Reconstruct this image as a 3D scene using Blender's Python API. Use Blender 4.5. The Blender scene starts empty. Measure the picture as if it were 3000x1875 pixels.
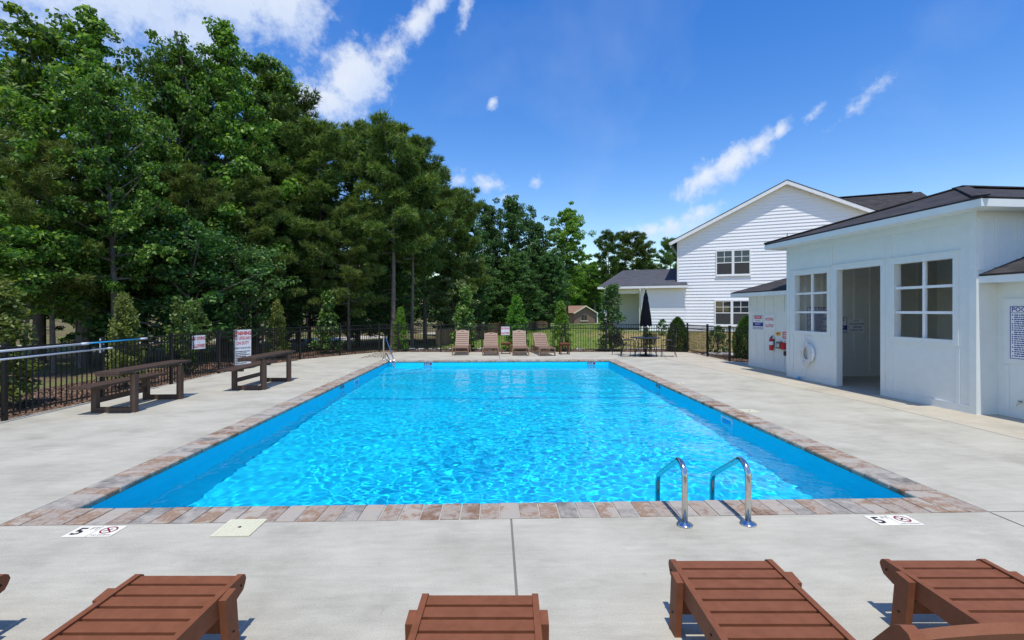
import bpy, bmesh, math, random
import numpy as np
from mathutils import Vector, Matrix
from mathutils.noise import noise as pnoise

sc = bpy.context.scene
COL = sc.collection
R = math.radians

# ------------------------------------------------------------------ camera, sky, sun, exposure
cam_d = bpy.data.cameras.new('camera')
cam = bpy.data.objects.new('camera', cam_d)
COL.objects.link(cam)
cam.location = (0, 0, 1.8)
cam.rotation_euler = (R(90), 0, R(-1.886))
cam_d.lens = 16.95
cam_d.sensor_width = 36
cam_d.shift_y = -0.0093
cam_d.clip_end = 3000
sc.camera = cam

SUN_EL = 71
world = bpy.data.worlds.new('World')
sc.world = world
world.use_nodes = True

sun_d = bpy.data.lights.new('sun', 'SUN')
sun_d.energy = 4.1
sun_d.angle = R(0.5)
sun_d.color = (1, 0.965, 0.90)
sun = bpy.data.objects.new('sun', sun_d)
COL.objects.link(sun)
sun.rotation_euler = (R(90 - SUN_EL), 0, 0)
sun_d.cycles.is_caustics_light = True

sc.view_settings.view_transform = 'Standard'
sc.view_settings.look = 'None'
sc.view_settings.gamma = 1
sc.view_settings.use_curve_mapping = False
sc.view_settings.exposure = 0.0
sc.cycles.max_bounces = 10
sc.cycles.transparent_max_bounces = 8


def build_sky():
    nt = world.node_tree
    N, L = nt.nodes, nt.links
    bg = N['Background']
    sky = N.new('ShaderNodeTexSky')
    sky.sky_type = 'NISHITA'
    sky.sun_disc = False
    sky.sun_elevation = R(SUN_EL)
    sky.sun_rotation = R(180)
    sky.air_density = 1.25
    sky.dust_density = 0.15
    sky.ozone_density = 2.6
    hsv = N.new('ShaderNodeHueSaturation')
    hsv.inputs['Hue'].default_value = 0.515
    hsv.inputs['Saturation'].default_value = 1.40
    hsv.inputs['Value'].default_value = 1.62
    L.new(sky.outputs[0], hsv.inputs['Color'])
    geo = N.new('ShaderNodeTexCoord')
    sep = N.new('ShaderNodeSeparateXYZ')
    L.new(geo.outputs['Generated'], sep.inputs[0])

    def m(op, a, b=None, clamp=False):
        n = N.new('ShaderNodeMath')
        n.operation = op
        n.use_clamp = clamp
        for k, v in enumerate((a, b)):
            if v is None:
                continue
            if isinstance(v, (int, float)):
                n.inputs[k].default_value = v
            else:
                L.new(v, n.inputs[k])
        return n.outputs[0]
    az = m('ARCTAN2', sep.outputs[0], sep.outputs[1])
    el = m('ARCSINE', sep.outputs[2])
    comb = N.new('ShaderNodeCombineXYZ')
    L.new(az, comb.inputs[0])
    L.new(el, comb.inputs[1])

    def noise(scale, detail, rough, off=0.0, dist=0.0):
        n = N.new('ShaderNodeTexNoise')
        n.inputs['Scale'].default_value = scale
        n.inputs['Detail'].default_value = detail
        n.inputs['Roughness'].default_value = rough
        n.inputs['Distortion'].default_value = dist
        mp = N.new('ShaderNodeMapping')
        mp.inputs['Location'].default_value = (off, off * 0.7, off * 0.3)
        L.new(geo.outputs['Generated'], mp.inputs[0])
        L.new(mp.outputs[0], n.inputs['Vector'])
        return n.outputs['Fac']
    n1 = noise(8.5, 10, 0.68, 3.0, 0.15)
    n2 = noise(42, 6, 0.62, 9.0, 0.0)
    # cloud banks: (azimuth deg, elevation deg, half width, half height, tilt deg, weight)
    banks = [(-42, 31.0, 18, 10, 6, 1.6), (-30, 32.0, 10, 7.5, 0, 1.6), (-24.0, 30.5, 4.8, 4.6, 20, 1.35), (-60, 33, 15, 9, 0, 1.1), (-31, 26, 6, 4, -30, 1.0),
             (-20.8, 21.6, 6.2, 3.0, 10, 1.1), (-16.2, 24.4, 4.4, 3.0, 45, 1.1), (-12.4, 27.3, 3.4, 2.1, 48, 1.05),
             (-9.2, 30.2, 3.0, 1.7, 45, 1.0), (-6.8, 32.4, 2.4, 1.3, 40, .95), (-3.6, 32.4, .8, 2.2, -14, .8), (-.4, 23.4, .9, .5, 45, .8),
             (23.7, 14.3, 2.9, 1.9, 32, 1.2), (26.4, 15.6, 3.4, 1.7, 27, 1.25), (29.0, 16.9, 2.3, 1.1, 27, 1.1), (31.0, 18.0, 1.1, .7, 45, .9),
             (34.2, 19.4, 1.0, .4, 40, .30), (37.8, 19.3, 1.5, .45, 35, .25),
             (18.5, 9.0, 4.4, 1.1, 10, .82), (23.0, 10.6, 2.2, .8, 16, .7), (-1.0, 14.6, 3.4, 1.2, -10, .70), (1.2, 13.2, 2.2, .9, 10, .70),
             (-4, 14.9, 2.0, .8, 0, .6), (4.5, 14.9, 1.2, .7, 30, .5)]
    rest = [(95, 30, 26, 10, 5, 1.0), (150, 40, 22, 11, 0, 1.0), (-120, 34, 28, 11, 6, 1.05), (-165, 24, 18, 6, 0, .9)]
    tot = None
    low = None
    for (a, e, w, hh, tilt, wt) in banks + rest:
        dx = m('SUBTRACT', az, R(a))
        dy = m('SUBTRACT', el, R(e))
        c, s = math.cos(R(tilt)), math.sin(R(tilt))
        u = m('ADD', m('MULTIPLY', dx, c / R(w)), m('MULTIPLY', dy, s / R(w)))
        v = m('ADD', m('MULTIPLY', dx, -s / R(hh)), m('MULTIPLY', dy, c / R(hh)))
        r = m('SQRT', m('ADD', m('MULTIPLY', u, u), m('MULTIPLY', v, v)))
        f = m('MULTIPLY', m('SUBTRACT', 1.25, r), wt)
        tot = f if tot is None else m('MAXIMUM', tot, f)
        lv = m('MULTIPLY', m('SUBTRACT', 0.2, v), m('MULTIPLY', f, 1.3, True))
        low = lv if low is None else m('MAXIMUM', low, lv)
    nn = m('ADD', m('MULTIPLY', m('SUBTRACT', n1, 0.5), 3.2), m('MULTIPLY', m('SUBTRACT', n2, 0.5), 1.5))
    dens = m('ADD', tot, nn)
    mr = N.new('ShaderNodeMapRange')
    mr.interpolation_type = 'SMOOTHSTEP'
    mr.inputs['From Min'].default_value = 0.02
    mr.inputs['From Max'].default_value = 1.25
    L.new(dens, mr.inputs['Value'])
    alpha = m('MULTIPLY', mr.outputs[0], 0.93)
    # soft thin veil of high haze
    n3 = noise(2.2, 5, 0.55, 21.0, 0.4)
    veil = N.new('ShaderNodeMapRange')
    veil.inputs['From Min'].default_value = 0.48
    veil.inputs['From Max'].default_value = 0.85
    veil.inputs['To Max'].default_value = 0.20
    L.new(n3, veil.inputs['Value'])
    alpha = m('MAXIMUM', alpha, veil.outputs[0])
    shade = N.new('ShaderNodeMapRange')
    shade.inputs['From Min'].default_value = 0.3
    shade.inputs['From Max'].default_value = 1.7
    shade.inputs['To Min'].default_value = 0.0
    shade.inputs['To Max'].default_value = 1.0
    L.new(m('ADD', m('MULTIPLY', low, 0.62), m('ADD', m('MULTIPLY', n2, 0.5), m('MULTIPLY', n1, 0.8))), shade.inputs['Value'])
    cmix = N.new('ShaderNodeMix')
    cmix.data_type = 'RGBA'
    cmix.inputs['A'].default_value = (8.3, 8.5, 8.8, 1)
    cmix.inputs['B'].default_value = (4.4, 5.8, 8.4, 1)
    L.new(shade.outputs[0], cmix.inputs['Factor'])
    fin = N.new('ShaderNodeMix')
    fin.data_type = 'RGBA'
    L.new(alpha, fin.inputs['Factor'])
    L.new(hsv.outputs[0], fin.inputs['A'])
    L.new(cmix.outputs['Result'], fin.inputs['B'])
    L.new(fin.outputs['Result'], bg.inputs['Color'])
    bg.inputs['Strength'].default_value = 0.115


build_sky()


# ------------------------------------------------------------------ materials
def ramp_mat(name, cols, scale=6.0, rough=0.6, spec=0.3, metal=0.0, bump=0.0, bscale=None, stretch=(1, 1, 1),
             detail=4.0, per_object=0.0, coord='Object', lo=0.3, hi=0.7, coat=0.0, island=False, vary=None):
    """procedural colour from noise between the given colours, with optional bump"""
    mt = bpy.data.materials.new(name)
    mt.use_nodes = True
    nt = mt.node_tree
    N, L = nt.nodes, nt.links
    p = N['Principled BSDF']
    p.inputs['Roughness'].default_value = rough
    p.inputs['Specular IOR Level'].default_value = spec
    p.inputs['Metallic'].default_value = metal
    p.inputs['Coat Weight'].default_value = coat
    tc = N.new('ShaderNodeTexCoord')
    mp = N.new('ShaderNodeMapping')
    mp.inputs['Scale'].default_value = stretch
    L.new(tc.outputs[coord], mp.inputs[0])
    vec = mp.outputs[0]
    oi = None
    if per_object:
        oi = N.new('ShaderNodeObjectInfo')
        ad = N.new('ShaderNodeVectorMath')
        ad.operation = 'ADD'
        mu = N.new('ShaderNodeMath')
        mu.operation = 'MULTIPLY'
        mu.inputs[1].default_value = 57.0
        L.new(oi.outputs['Random'], mu.inputs[0])
        L.new(vec, ad.inputs[0])
        L.new(mu.outputs[0], ad.inputs[1])
        vec = ad.outputs[0]
    nz = N.new('ShaderNodeTexNoise')
    nz.inputs['Scale'].default_value = scale
    nz.inputs['Detail'].default_value = detail
    nz.inputs['Roughness'].default_value = 0.6
    L.new(vec, nz.inputs['Vector'])
    cr = N.new('ShaderNodeValToRGB')
    el = cr.color_ramp.elements
    n = len(cols)
    for i, c in enumerate(cols):
        pos = lo + (hi - lo) * (i / max(1, n - 1))
        e = el[i] if i < 2 else el.new(pos)
        e.position = pos
        e.color = (*c, 1)
    L.new(nz.outputs['Fac'], cr.inputs[0])
    col = cr.outputs[0]
    if vary:
        mr = N.new('ShaderNodeMapRange')
        mr.inputs['To Min'].default_value = vary[0]
        mr.inputs['To Max'].default_value = vary[1]
        if island:
            g = N.new('ShaderNodeNewGeometry')
            L.new(g.outputs['Random Per Island'], mr.inputs['Value'])
        else:
            o2 = N.new('ShaderNodeObjectInfo')
            L.new(o2.outputs['Random'], mr.inputs['Value'])
        vm = N.new('ShaderNodeVectorMath')
        vm.operation = 'SCALE'
        L.new(col, vm.inputs[0])
        L.new(mr.outputs[0], vm.inputs['Scale'])
        col = vm.outputs[0]
    L.new(col, p.inputs['Base Color'])
    if bump:
        nb = N.new('ShaderNodeTexNoise')
        nb.inputs['Scale'].default_value = bscale or scale * 3
        nb.inputs['Detail'].default_value = 5
        L.new(vec, nb.inputs['Vector'])
        b = N.new('ShaderNodeBump')
        b.inputs['Strength'].default_value = bump
        b.inputs['Distance'].default_value = 0.02
        L.new(nb.outputs['Fac'], b.inputs['Height'])
        L.new(b.outputs[0], p.inputs['Normal'])
    return mt


def flat(name, c, rough=0.5, spec=0.3, metal=0.0, coat=0.0):
    d = 0.06
    return ramp_mat(name, [tuple(v * (1 - d) for v in c), tuple(min(1, v * (1 + d)) for v in c)], scale=9, rough=rough, spec=spec,
                    metal=metal, coat=coat)


def leaf_mat(name, dark, mid, light, trans=0.3, rough=0.5, spec=0.28, tcol=None):
    """leaf colour varies leaf by leaf and tree by tree; light passes through"""
    mt = bpy.data.materials.new(name)
    mt.use_nodes = True
    nt = mt.node_tree
    N, L = nt.nodes, nt.links
    p = N['Principled BSDF']
    p.inputs['Roughness'].default_value = rough
    p.inputs['Specular IOR Level'].default_value = spec
    g = N.new('ShaderNodeNewGeometry')
    cr = N.new('ShaderNodeValToRGB')
    e = cr.color_ramp.elements
    e[0].position, e[0].color = 0.05, (*dark, 1)
    e[1].position, e[1].color = 0.55, (*mid, 1)
    x = e.new(0.97)
    x.color = (*light, 1)
    L.new(g.outputs['Random Per Island'], cr.inputs[0])
    oi = N.new('ShaderNodeObjectInfo')
    mr = N.new('ShaderNodeMapRange')
    mr.inputs['To Min'].default_value = 0.72
    mr.inputs['To Max'].default_value = 1.25
    L.new(oi.outputs['Random'], mr.inputs['Value'])
    hs = N.new('ShaderNodeHueSaturation')
    m2 = N.new('ShaderNodeMapRange')
    m2.inputs['To Min'].default_value = 0.488
    m2.inputs['To Max'].default_value = 0.514
    mm = N.new('ShaderNodeMath')
    mm.operation = 'FRACT'
    mu = N.new('ShaderNodeMath')
    mu.operation = 'MULTIPLY'
    mu.inputs[1].default_value = 7.31
    L.new(oi.outputs['Random'], mu.inputs[0])
    L.new(mu.outputs[0], mm.inputs[0])
    L.new(mm.outputs[0], m2.inputs['Value'])
    L.new(m2.outputs[0], hs.inputs['Hue'])
    L.new(mr.outputs[0], hs.inputs['Value'])
    L.new(cr.outputs[0], hs.inputs['Color'])
    L.new(hs.outputs[0], p.inputs['Base Color'])
    tr = N.new('ShaderNodeBsdfTranslucent')
    mx = N.new('ShaderNodeMixShader')
    mx.inputs[0].default_value = trans
    vm = N.new('ShaderNodeVectorMath')
    vm.operation = 'MULTIPLY'
    vm.inputs[1].default_value = tcol or (1.6, 1.75, 0.7)
    L.new(hs.outputs[0], vm.inputs[0])
    L.new(vm.outputs[0], tr.inputs[0])
    L.new(p.outputs[0], mx.inputs[1])
    L.new(tr.outputs[0], mx.inputs[2])
    L.new(mx.outputs[0], N['Material Output'].inputs[0])
    return mt


def concrete_mat(name, cols, stretch, per=True):
    """brushed concrete: broom lines across the slab, soft blotches, a few rust stains"""
    mt = ramp_mat(name, cols, scale=1.1, rough=0.85, spec=0.2, bump=0.22, bscale=55, stretch=stretch, coord='Object', lo=0.25, hi=0.75, detail=7)
    nt = mt.node_tree
    N, L = nt.nodes, nt.links
    p = N['Principled BSDF']
    base = p.inputs['Base Color'].links[0].from_socket
    tc = N.new('ShaderNodeTexCoord')

    def nz(scale, st, d=3, rough=0.6):
        mp = N.new('ShaderNodeMapping')
        mp.inputs['Scale'].default_value = st
        L.new(tc.outputs['Object'], mp.inputs[0])
        n = N.new('ShaderNodeTexNoise')
        n.inputs['Scale'].default_value = scale
        n.inputs['Detail'].default_value = d
        n.inputs['Roughness'].default_value = rough
        L.new(mp.outputs[0], n.inputs['Vector'])
        return n.outputs['Fac']

    def mr(v, a, b, c, d):
        n = N.new('ShaderNodeMapRange')
        n.inputs['From Min'].default_value, n.inputs['From Max'].default_value = a, b
        n.inputs['To Min'].default_value, n.inputs['To Max'].default_value = c, d
        L.new(v, n.inputs['Value'])
        return n.outputs[0]

    def mul(c, f):
        n = N.new('ShaderNodeVectorMath')
        n.operation = 'SCALE'
        L.new(c, n.inputs[0])
        L.new(f, n.inputs['Scale'])
        return n.outputs[0]
    fine = mr(nz(110, (1, 1, 1), 3), 0.3, 0.7, 0.88, 1.11)
    streak = mr(nz(3.0, (stretch[0] * 1.1, stretch[1] * 4, 1), 6), 0.35, 0.72, 1.04, 0.90)
    blot = mr(nz(0.9, (1, 1, 1), 7, 0.7), 0.52, 0.74, 1.0, 0.80)
    scuff = mr(nz(4.2, (1.5, 0.7, 1), 7, 0.78), 0.62, 0.78, 1.0, 0.70)
    c = mul(mul(mul(mul(base, fine), streak), blot), scuff)
    rust = mr(nz(1.3, (0.7, 1.5, 1), 5, 0.7), 0.66, 0.80, 0.0, 0.34)
    mx = N.new('ShaderNodeMix')
    mx.data_type = 'RGBA'
    mx.inputs['B'].default_value = (0.36, 0.24, 0.13, 1)
    L.new(rust, mx.inputs['Factor'])
    L.new(c, mx.inputs['A'])
    L.new(mx.outputs['Result'], p.inputs['Base Color'])
    return mt


M = {}
M['concrete'] = concrete_mat('concrete', [(0.355, 0.330, 0.258), (0.455, 0.425, 0.337), (0.515, 0.482, 0.388)], (1, 1.4, 1))
M['walkway'] = concrete_mat('walkway_concrete', [(0.42, 0.37, 0.275), (0.49, 0.435, 0.33), (0.53, 0.475, 0.37)], (1, 1.4, 1))
M['joint'] = flat('joint_filler', (0.20, 0.19, 0.165), 0.9)
M['sand'] = ramp_mat('joint_sand', [(0.38, 0.345, 0.285), (0.50, 0.465, 0.40)], 40, 0.95)


def paver_mat():
    mt = bpy.data.materials.new('tumbled_paver')
    mt.use_nodes = True
    nt = mt.node_tree
    N, L = nt.nodes, nt.links
    p = N['Principled BSDF']
    p.inputs['Roughness'].default_value = 0.85
    p.inputs['Specular IOR Level'].default_value = 0.2
    tc = N.new('ShaderNodeTexCoord')
    oi = N.new('ShaderNodeObjectInfo')
    mu = N.new('ShaderNodeMath')
    mu.operation = 'MULTIPLY'
    mu.inputs[1].default_value = 91.0
    L.new(oi.outputs['Random'], mu.inputs[0])
    ad = N.new('ShaderNodeVectorMath')
    L.new(tc.outputs['Object'], ad.inputs[0])
    L.new(mu.outputs[0], ad.inputs[1])
    nz = N.new('ShaderNodeTexNoise')
    nz.inputs['Scale'].default_value = 5.5
    nz.inputs['Detail'].default_value = 6
    nz.inputs['Roughness'].default_value = 0.68
    L.new(ad.outputs[0], nz.inputs['Vector'])
    a2 = N.new('ShaderNodeMath')
    a2.operation = 'MULTIPLY_ADD'
    a2.inputs[1].default_value = 0.75
    L.new(oi.outputs['Random'], a2.inputs[0])
    a3 = N.new('ShaderNodeMath')
    a3.operation = 'MULTIPLY_ADD'
    a3.inputs[1].default_value = 1.25
    a3.inputs[2].default_value = -0.44
    L.new(nz.outputs['Fac'], a3.inputs[0])
    L.new(a3.outputs[0], a2.inputs[2])
    cr = N.new('ShaderNodeValToRGB')
    cols = [(0.0, (0.135, 0.122, 0.105)), (0.2, (0.265, 0.24, 0.205)), (0.36, (0.38, 0.342, 0.285)), (0.52, (0.40, 0.345, 0.275)),
            (0.66, (0.27, 0.165, 0.10)), (0.8, (0.37, 0.315, 0.255)), (1.0, (0.21, 0.125, 0.078))]
    e = cr.color_ramp.elements
    for i, (ps, c) in enumerate(cols):
        q = e[i] if i < 2 else e.new(ps)
        q.position = ps
        q.color = (*c, 1)
    L.new(a2.outputs[0], cr.inputs[0])
    L.new(cr.outputs[0], p.inputs['Base Color'])
    nb = N.new('ShaderNodeTexNoise')
    nb.inputs['Scale'].default_value = 45
    nb.inputs['Detail'].default_value = 4
    L.new(ad.outputs[0], nb.inputs['Vector'])
    b = N.new('ShaderNodeBump')
    b.inputs['Strength'].default_value = 0.35
    b.inputs['Distance'].default_value = 0.01
    L.new(nb.outputs['Fac'], b.inputs['Height'])
    L.new(b.outputs[0], p.inputs['Normal'])
    return mt


M['paver'] = paver_mat()
M['liner'] = ramp_mat('pool_liner', [(0.004, 0.66, 0.86), (0.006, 0.71, 0.90)], 3, 0.55, 0.3)
M['liner_line'] = flat('liner_dark_line', (0.004, 0.42, 0.74), 0.5)
M['brown_poly'] = ramp_mat('brown_lumber', [(0.178, 0.062, 0.027), (0.228, 0.081, 0.037)], 14, 0.6, 0.2, bump=0.18, bscale=220, stretch=(1, 1, 1), per_object=1)
M['brown_faded'] = ramp_mat('faded_brown_lumber', [(0.225, 0.135, 0.09), (0.285, 0.17, 0.115)], 14, 0.5, 0.4, bump=0.15, bscale=160, per_object=1)
M['brown_dark'] = ramp_mat('dark_brown_lumber', [(0.070, 0.042, 0.030), (0.095, 0.058, 0.042)], 14, 0.45, 0.35, bump=0.15, bscale=160, per_object=1)
M['hole'] = flat('dark_hole', (0.01, 0.008, 0.007), 0.9)
M['steel'] = ramp_mat('stainless_steel', [(0.55, 0.55, 0.55), (0.66, 0.66, 0.65)], 30, 0.16, 0.5, metal=1.0)
M['black_alu'] = ramp_mat('black_aluminium', [(0.010, 0.009, 0.009), (0.016, 0.014, 0.013)], 8, 0.45, 0.35)
M['black_steel'] = ramp_mat('black_steel', [(0.012, 0.012, 0.012), (0.02, 0.02, 0.02)], 8, 0.4, 0.4)
M['canopy_black'] = ramp_mat('black_canvas', [(0.0035, 0.004, 0.007), (0.006, 0.007, 0.011)], 20, 0.9, 0.1, bump=0.1)
M['white_paint'] = ramp_mat('white_board_paint', [(0.70, 0.725, 0.69), (0.745, 0.77, 0.735)], 5, 0.55, 0.3, bump=0.06, bscale=90)
M['inside_paint'] = ramp_mat('inside_board_paint', [(0.70, 0.69, 0.63), (0.76, 0.75, 0.69)], 5, 0.7, 0.2)
M['siding'] = ramp_mat('white_vinyl', [(0.83, 0.83, 0.835), (0.87, 0.87, 0.875)], 4, 0.5, 0.3, stretch=(0.2, 1, 1))
M['trim_white'] = flat('white_trim', (0.80, 0.80, 0.79), 0.45)
M['cream'] = ramp_mat('cream_plastic', [(0.60, 0.575, 0.40), (0.67, 0.645, 0.46)], 30, 0.5)
M['sign_white'] = flat('sign_white', (0.80, 0.79, 0.78), 0.4)
M['sign_red'] = flat('sign_red', (0.55, 0.025, 0.025), 0.4)
M['sign_blue'] = flat('sign_blue', (0.015, 0.03, 0.23), 0.4)
M['sign_black'] = flat('sign_black', (0.015, 0.015, 0.02), 0.4)
M['sign_maroon'] = flat('sign_maroon', (0.22, 0.01, 0.04), 0.4)
M['tile_cream'] = flat('tile_cream', (0.80, 0.75, 0.62), 0.35)
M['tile_blue'] = flat('tile_blue_grey', (0.22, 0.42, 0.55), 0.35)
M['red'] = flat('red_enamel', (0.50, 0.012, 0.014), 0.3, 0.5)
M['yellow'] = flat('yellow_sign', (0.80, 0.42, 0.02), 0.4)
M['grey_plastic'] = flat('grey_plastic', (0.14, 0.14, 0.15), 0.4)
M['rope'] = ramp_mat('white_rope', [(0.66, 0.65, 0.62), (0.78, 0.77, 0.74)], 60, 0.8)
M['pole_blue'] = flat('blue_aluminium', (0.02, 0.32, 0.62), 0.3, 0.5)
M['pole_white'] = flat('white_aluminium', (0.74, 0.76, 0.78), 0.35, 0.5)


def shingle_mat(name, a, b, c):
    mt = bpy.data.materials.new(name)
    mt.use_nodes = True
    nt = mt.node_tree
    N, L = nt.nodes, nt.links
    p = N['Principled BSDF']
    p.inputs['Roughness'].default_value = 0.9
    p.inputs['Specular IOR Level'].default_value = 0.15
    tc = N.new('ShaderNodeTexCoord')
    br = N.new('ShaderNodeTexBrick')
    br.inputs['Scale'].default_value = 1.0
    br.inputs['Brick Width'].default_value = 0.33
    br.inputs['Row Height'].default_value = 0.145
    br.inputs['Mortar Size'].default_value = 0.006
    br.inputs['Color1'].default_value = (*a, 1)
    br.inputs['Color2'].default_value = (*b, 1)
    br.inputs['Mortar'].default_value = (*[v * 0.5 for v in a], 1)
    L.new(tc.outputs['UV'], br.inputs['Vector'])
    nz = N.new('ShaderNodeTexNoise')
    nz.inputs['Scale'].default_value = 5
    nz.inputs['Detail'].default_value = 6
    L.new(tc.outputs['UV'], nz.inputs['Vector'])
    mx = N.new('ShaderNodeMix')
    mx.data_type = 'RGBA'
    L.new(nz.outputs['Fac'], mx.inputs['Factor'])
    L.new(br.outputs['Color'], mx.inputs['A'])
    mx.inputs['B'].default_value = (*c, 1)
    L.new(mx.outputs['Result'], p.inputs['Base Color'])
    b_ = N.new('ShaderNodeBump')
    b_.inputs['Strength'].default_value = 0.5
    b_.inputs['Distance'].default_value = 0.02
    L.new(br.outputs['Fac'], b_.inputs['Height'])
    b_.invert = True
    L.new(b_.outputs[0], p.inputs['Normal'])
    return mt


M['shingle_black'] = shingle_mat('charcoal_shingles', (0.022, 0.022, 0.026), (0.085, 0.078, 0.076), (0.05, 0.044, 0.042))
M['shingle_grey'] = shingle_mat('grey_shingles', (0.06, 0.062, 0.07), (0.11, 0.112, 0.122), (0.085, 0.085, 0.095))
M['shingle_brown'] = shingle_mat('tan_shingles', (0.24, 0.13, 0.08), (0.32, 0.18, 0.11), (0.28, 0.16, 0.10))


def brick_mat():
    mt = bpy.data.materials.new('far_brick')
    mt.use_nodes = True
    nt = mt.node_tree
    N, L = nt.nodes, nt.links
    p = N['Principled BSDF']
    p.inputs['Roughness'].default_value = 0.9
    tc = N.new('ShaderNodeTexCoord')
    br = N.new('ShaderNodeTexBrick')
    br.inputs['Scale'].default_value = 4.0
    br.inputs['Color1'].default_value = (0.18, 0.075, 0.05, 1)
    br.inputs['Color2'].default_value = (0.24, 0.11, 0.075, 1)
    br.inputs['Mortar'].default_value = (0.2, 0.12, 0.09, 1)
    L.new(tc.outputs['Object'], br.inputs['Vector'])
    L.new(br.outputs['Color'], p.inputs['Base Color'])
    return mt


M['brick'] = brick_mat()


def glass_dark():
    mt = bpy.data.materials.new('window_glass')
    mt.use_nodes = True
    p = mt.node_tree.nodes['Principled BSDF']
    N, L = mt.node_tree.nodes, mt.node_tree.links
    nz = N.new('ShaderNodeTexNoise')
    nz.inputs['Scale'].default_value = 1.2
    tc = N.new('ShaderNodeTexCoord')
    L.new(tc.outputs['Object'], nz.inputs['Vector'])
    cr = N.new('ShaderNodeValToRGB')
    cr.color_ramp.elements[0].color = (0.012, 0.018, 0.022, 1)
    cr.color_ramp.elements[1].color = (0.03, 0.042, 0.05, 1)
    L.new(nz.outputs['Fac'], cr.inputs[0])
    L.new(cr.outputs[0], p.inputs['Base Color'])
    p.inputs['Roughness'].default_value = 0.03
    p.inputs['Specular IOR Level'].default_value = 0.8
    return mt


M['glass'] = glass_dark()
M['screen'] = flat('insect_screen', (0.05, 0.052, 0.052), 0.7)
M['bark'] = ramp_mat('bark', [(0.075, 0.066, 0.056), (0.19, 0.165, 0.14)], 7, 0.95, 0.1, bump=0.6, bscale=16, stretch=(3, 3, 0.6), per_object=1)
M['bark_pine'] = ramp_mat('pine_bark', [(0.09, 0.072, 0.058), (0.23, 0.18, 0.145)], 9, 0.95, 0.1, bump=0.7, bscale=14, stretch=(2, 2, 0.7), per_object=1)
M['leaf'] = leaf_mat('broad_leaf', (0.0413, 0.1087, 0.0188), (0.0894, 0.2031, 0.0293), (0.3, 0.42, 0.085), 0.30)  # lightest leaf tone raised to paint sunlit highlights into the colour
M['leaf_bright'] = leaf_mat('bright_leaf', (0.063, 0.154, 0.0168), (0.1148, 0.243, 0.027), (0.2, 0.325, 0.05), 0.36)
M['leaf_pale'] = leaf_mat('pale_leaf', (0.06, 0.1, 0.03), (0.1, 0.145, 0.05), (0.19, 0.215, 0.085), 0.25)
M['leaf_dark_shaded'] = leaf_mat('dark_shaded_leaf', (0.0263, 0.075, 0.0225), (0.0488, 0.1219, 0.0293), (0.15, 0.25, 0.06), 0.22)  # dark leaf tone; on understory trees it stands in for woodland shade
M['needle'] = leaf_mat('pine_needle', (0.0378, 0.084, 0.0168), (0.0918, 0.162, 0.0312), (0.198, 0.2585, 0.066), 0.32, tcol=(1.4, 1.4, 0.6))
M['needle_olive'] = leaf_mat('olive_needle', (0.0616, 0.1098, 0.0202), (0.12, 0.1823, 0.0367), (0.22, 0.2695, 0.0792), 0.32, tcol=(1.4, 1.35, 0.6))
M['leaf_magnolia'] = leaf_mat('glossy_leaf', (0.049, 0.119, 0.0168), (0.108, 0.216, 0.0378), (0.2625, 0.35, 0.0938), 0.2, 0.45, 0.35)
M['leaf_olive'] = leaf_mat('olive_leaf', (0.084, 0.119, 0.0196), (0.1553, 0.1958, 0.0405), (0.2875, 0.3, 0.0938), 0.28)
M['leaf_arbor'] = leaf_mat('arborvitae_leaf', (0.022, 0.065, 0.009), (0.045, 0.105, 0.014), (0.09, 0.17, 0.025), 0.2)
M['leaf_holly'] = leaf_mat('holly_leaf', (0.034, 0.0935, 0.0204), (0.0765, 0.1615, 0.0374), (0.18, 0.255, 0.0825), 0.2, 0.5, 0.3)
M['grass'] = leaf_mat('grass_blade', (0.09, 0.15, 0.025), (0.17, 0.22, 0.045), (0.32, 0.28, 0.10), 0.2)
M['mulch'] = ramp_mat('mulch_chip', [(0.085, 0.052, 0.036), (0.19, 0.125, 0.085)], 8, 0.95, 0.1, island=True, vary=(0.5, 1.9))
M['stone'] = ramp_mat('river_stone', [(0.34, 0.32, 0.29), (0.58, 0.56, 0.52)], 3, 0.8, 0.2, island=True, vary=(0.6, 1.15))
M['wood_fence'] = ramp_mat('fence_plank', [(0.20, 0.115, 0.06), (0.30, 0.18, 0.10)], 5, 0.85, 0.15, stretch=(4, 4, 0.6), per_object=1, vary=(0.75, 1.2))


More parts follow.
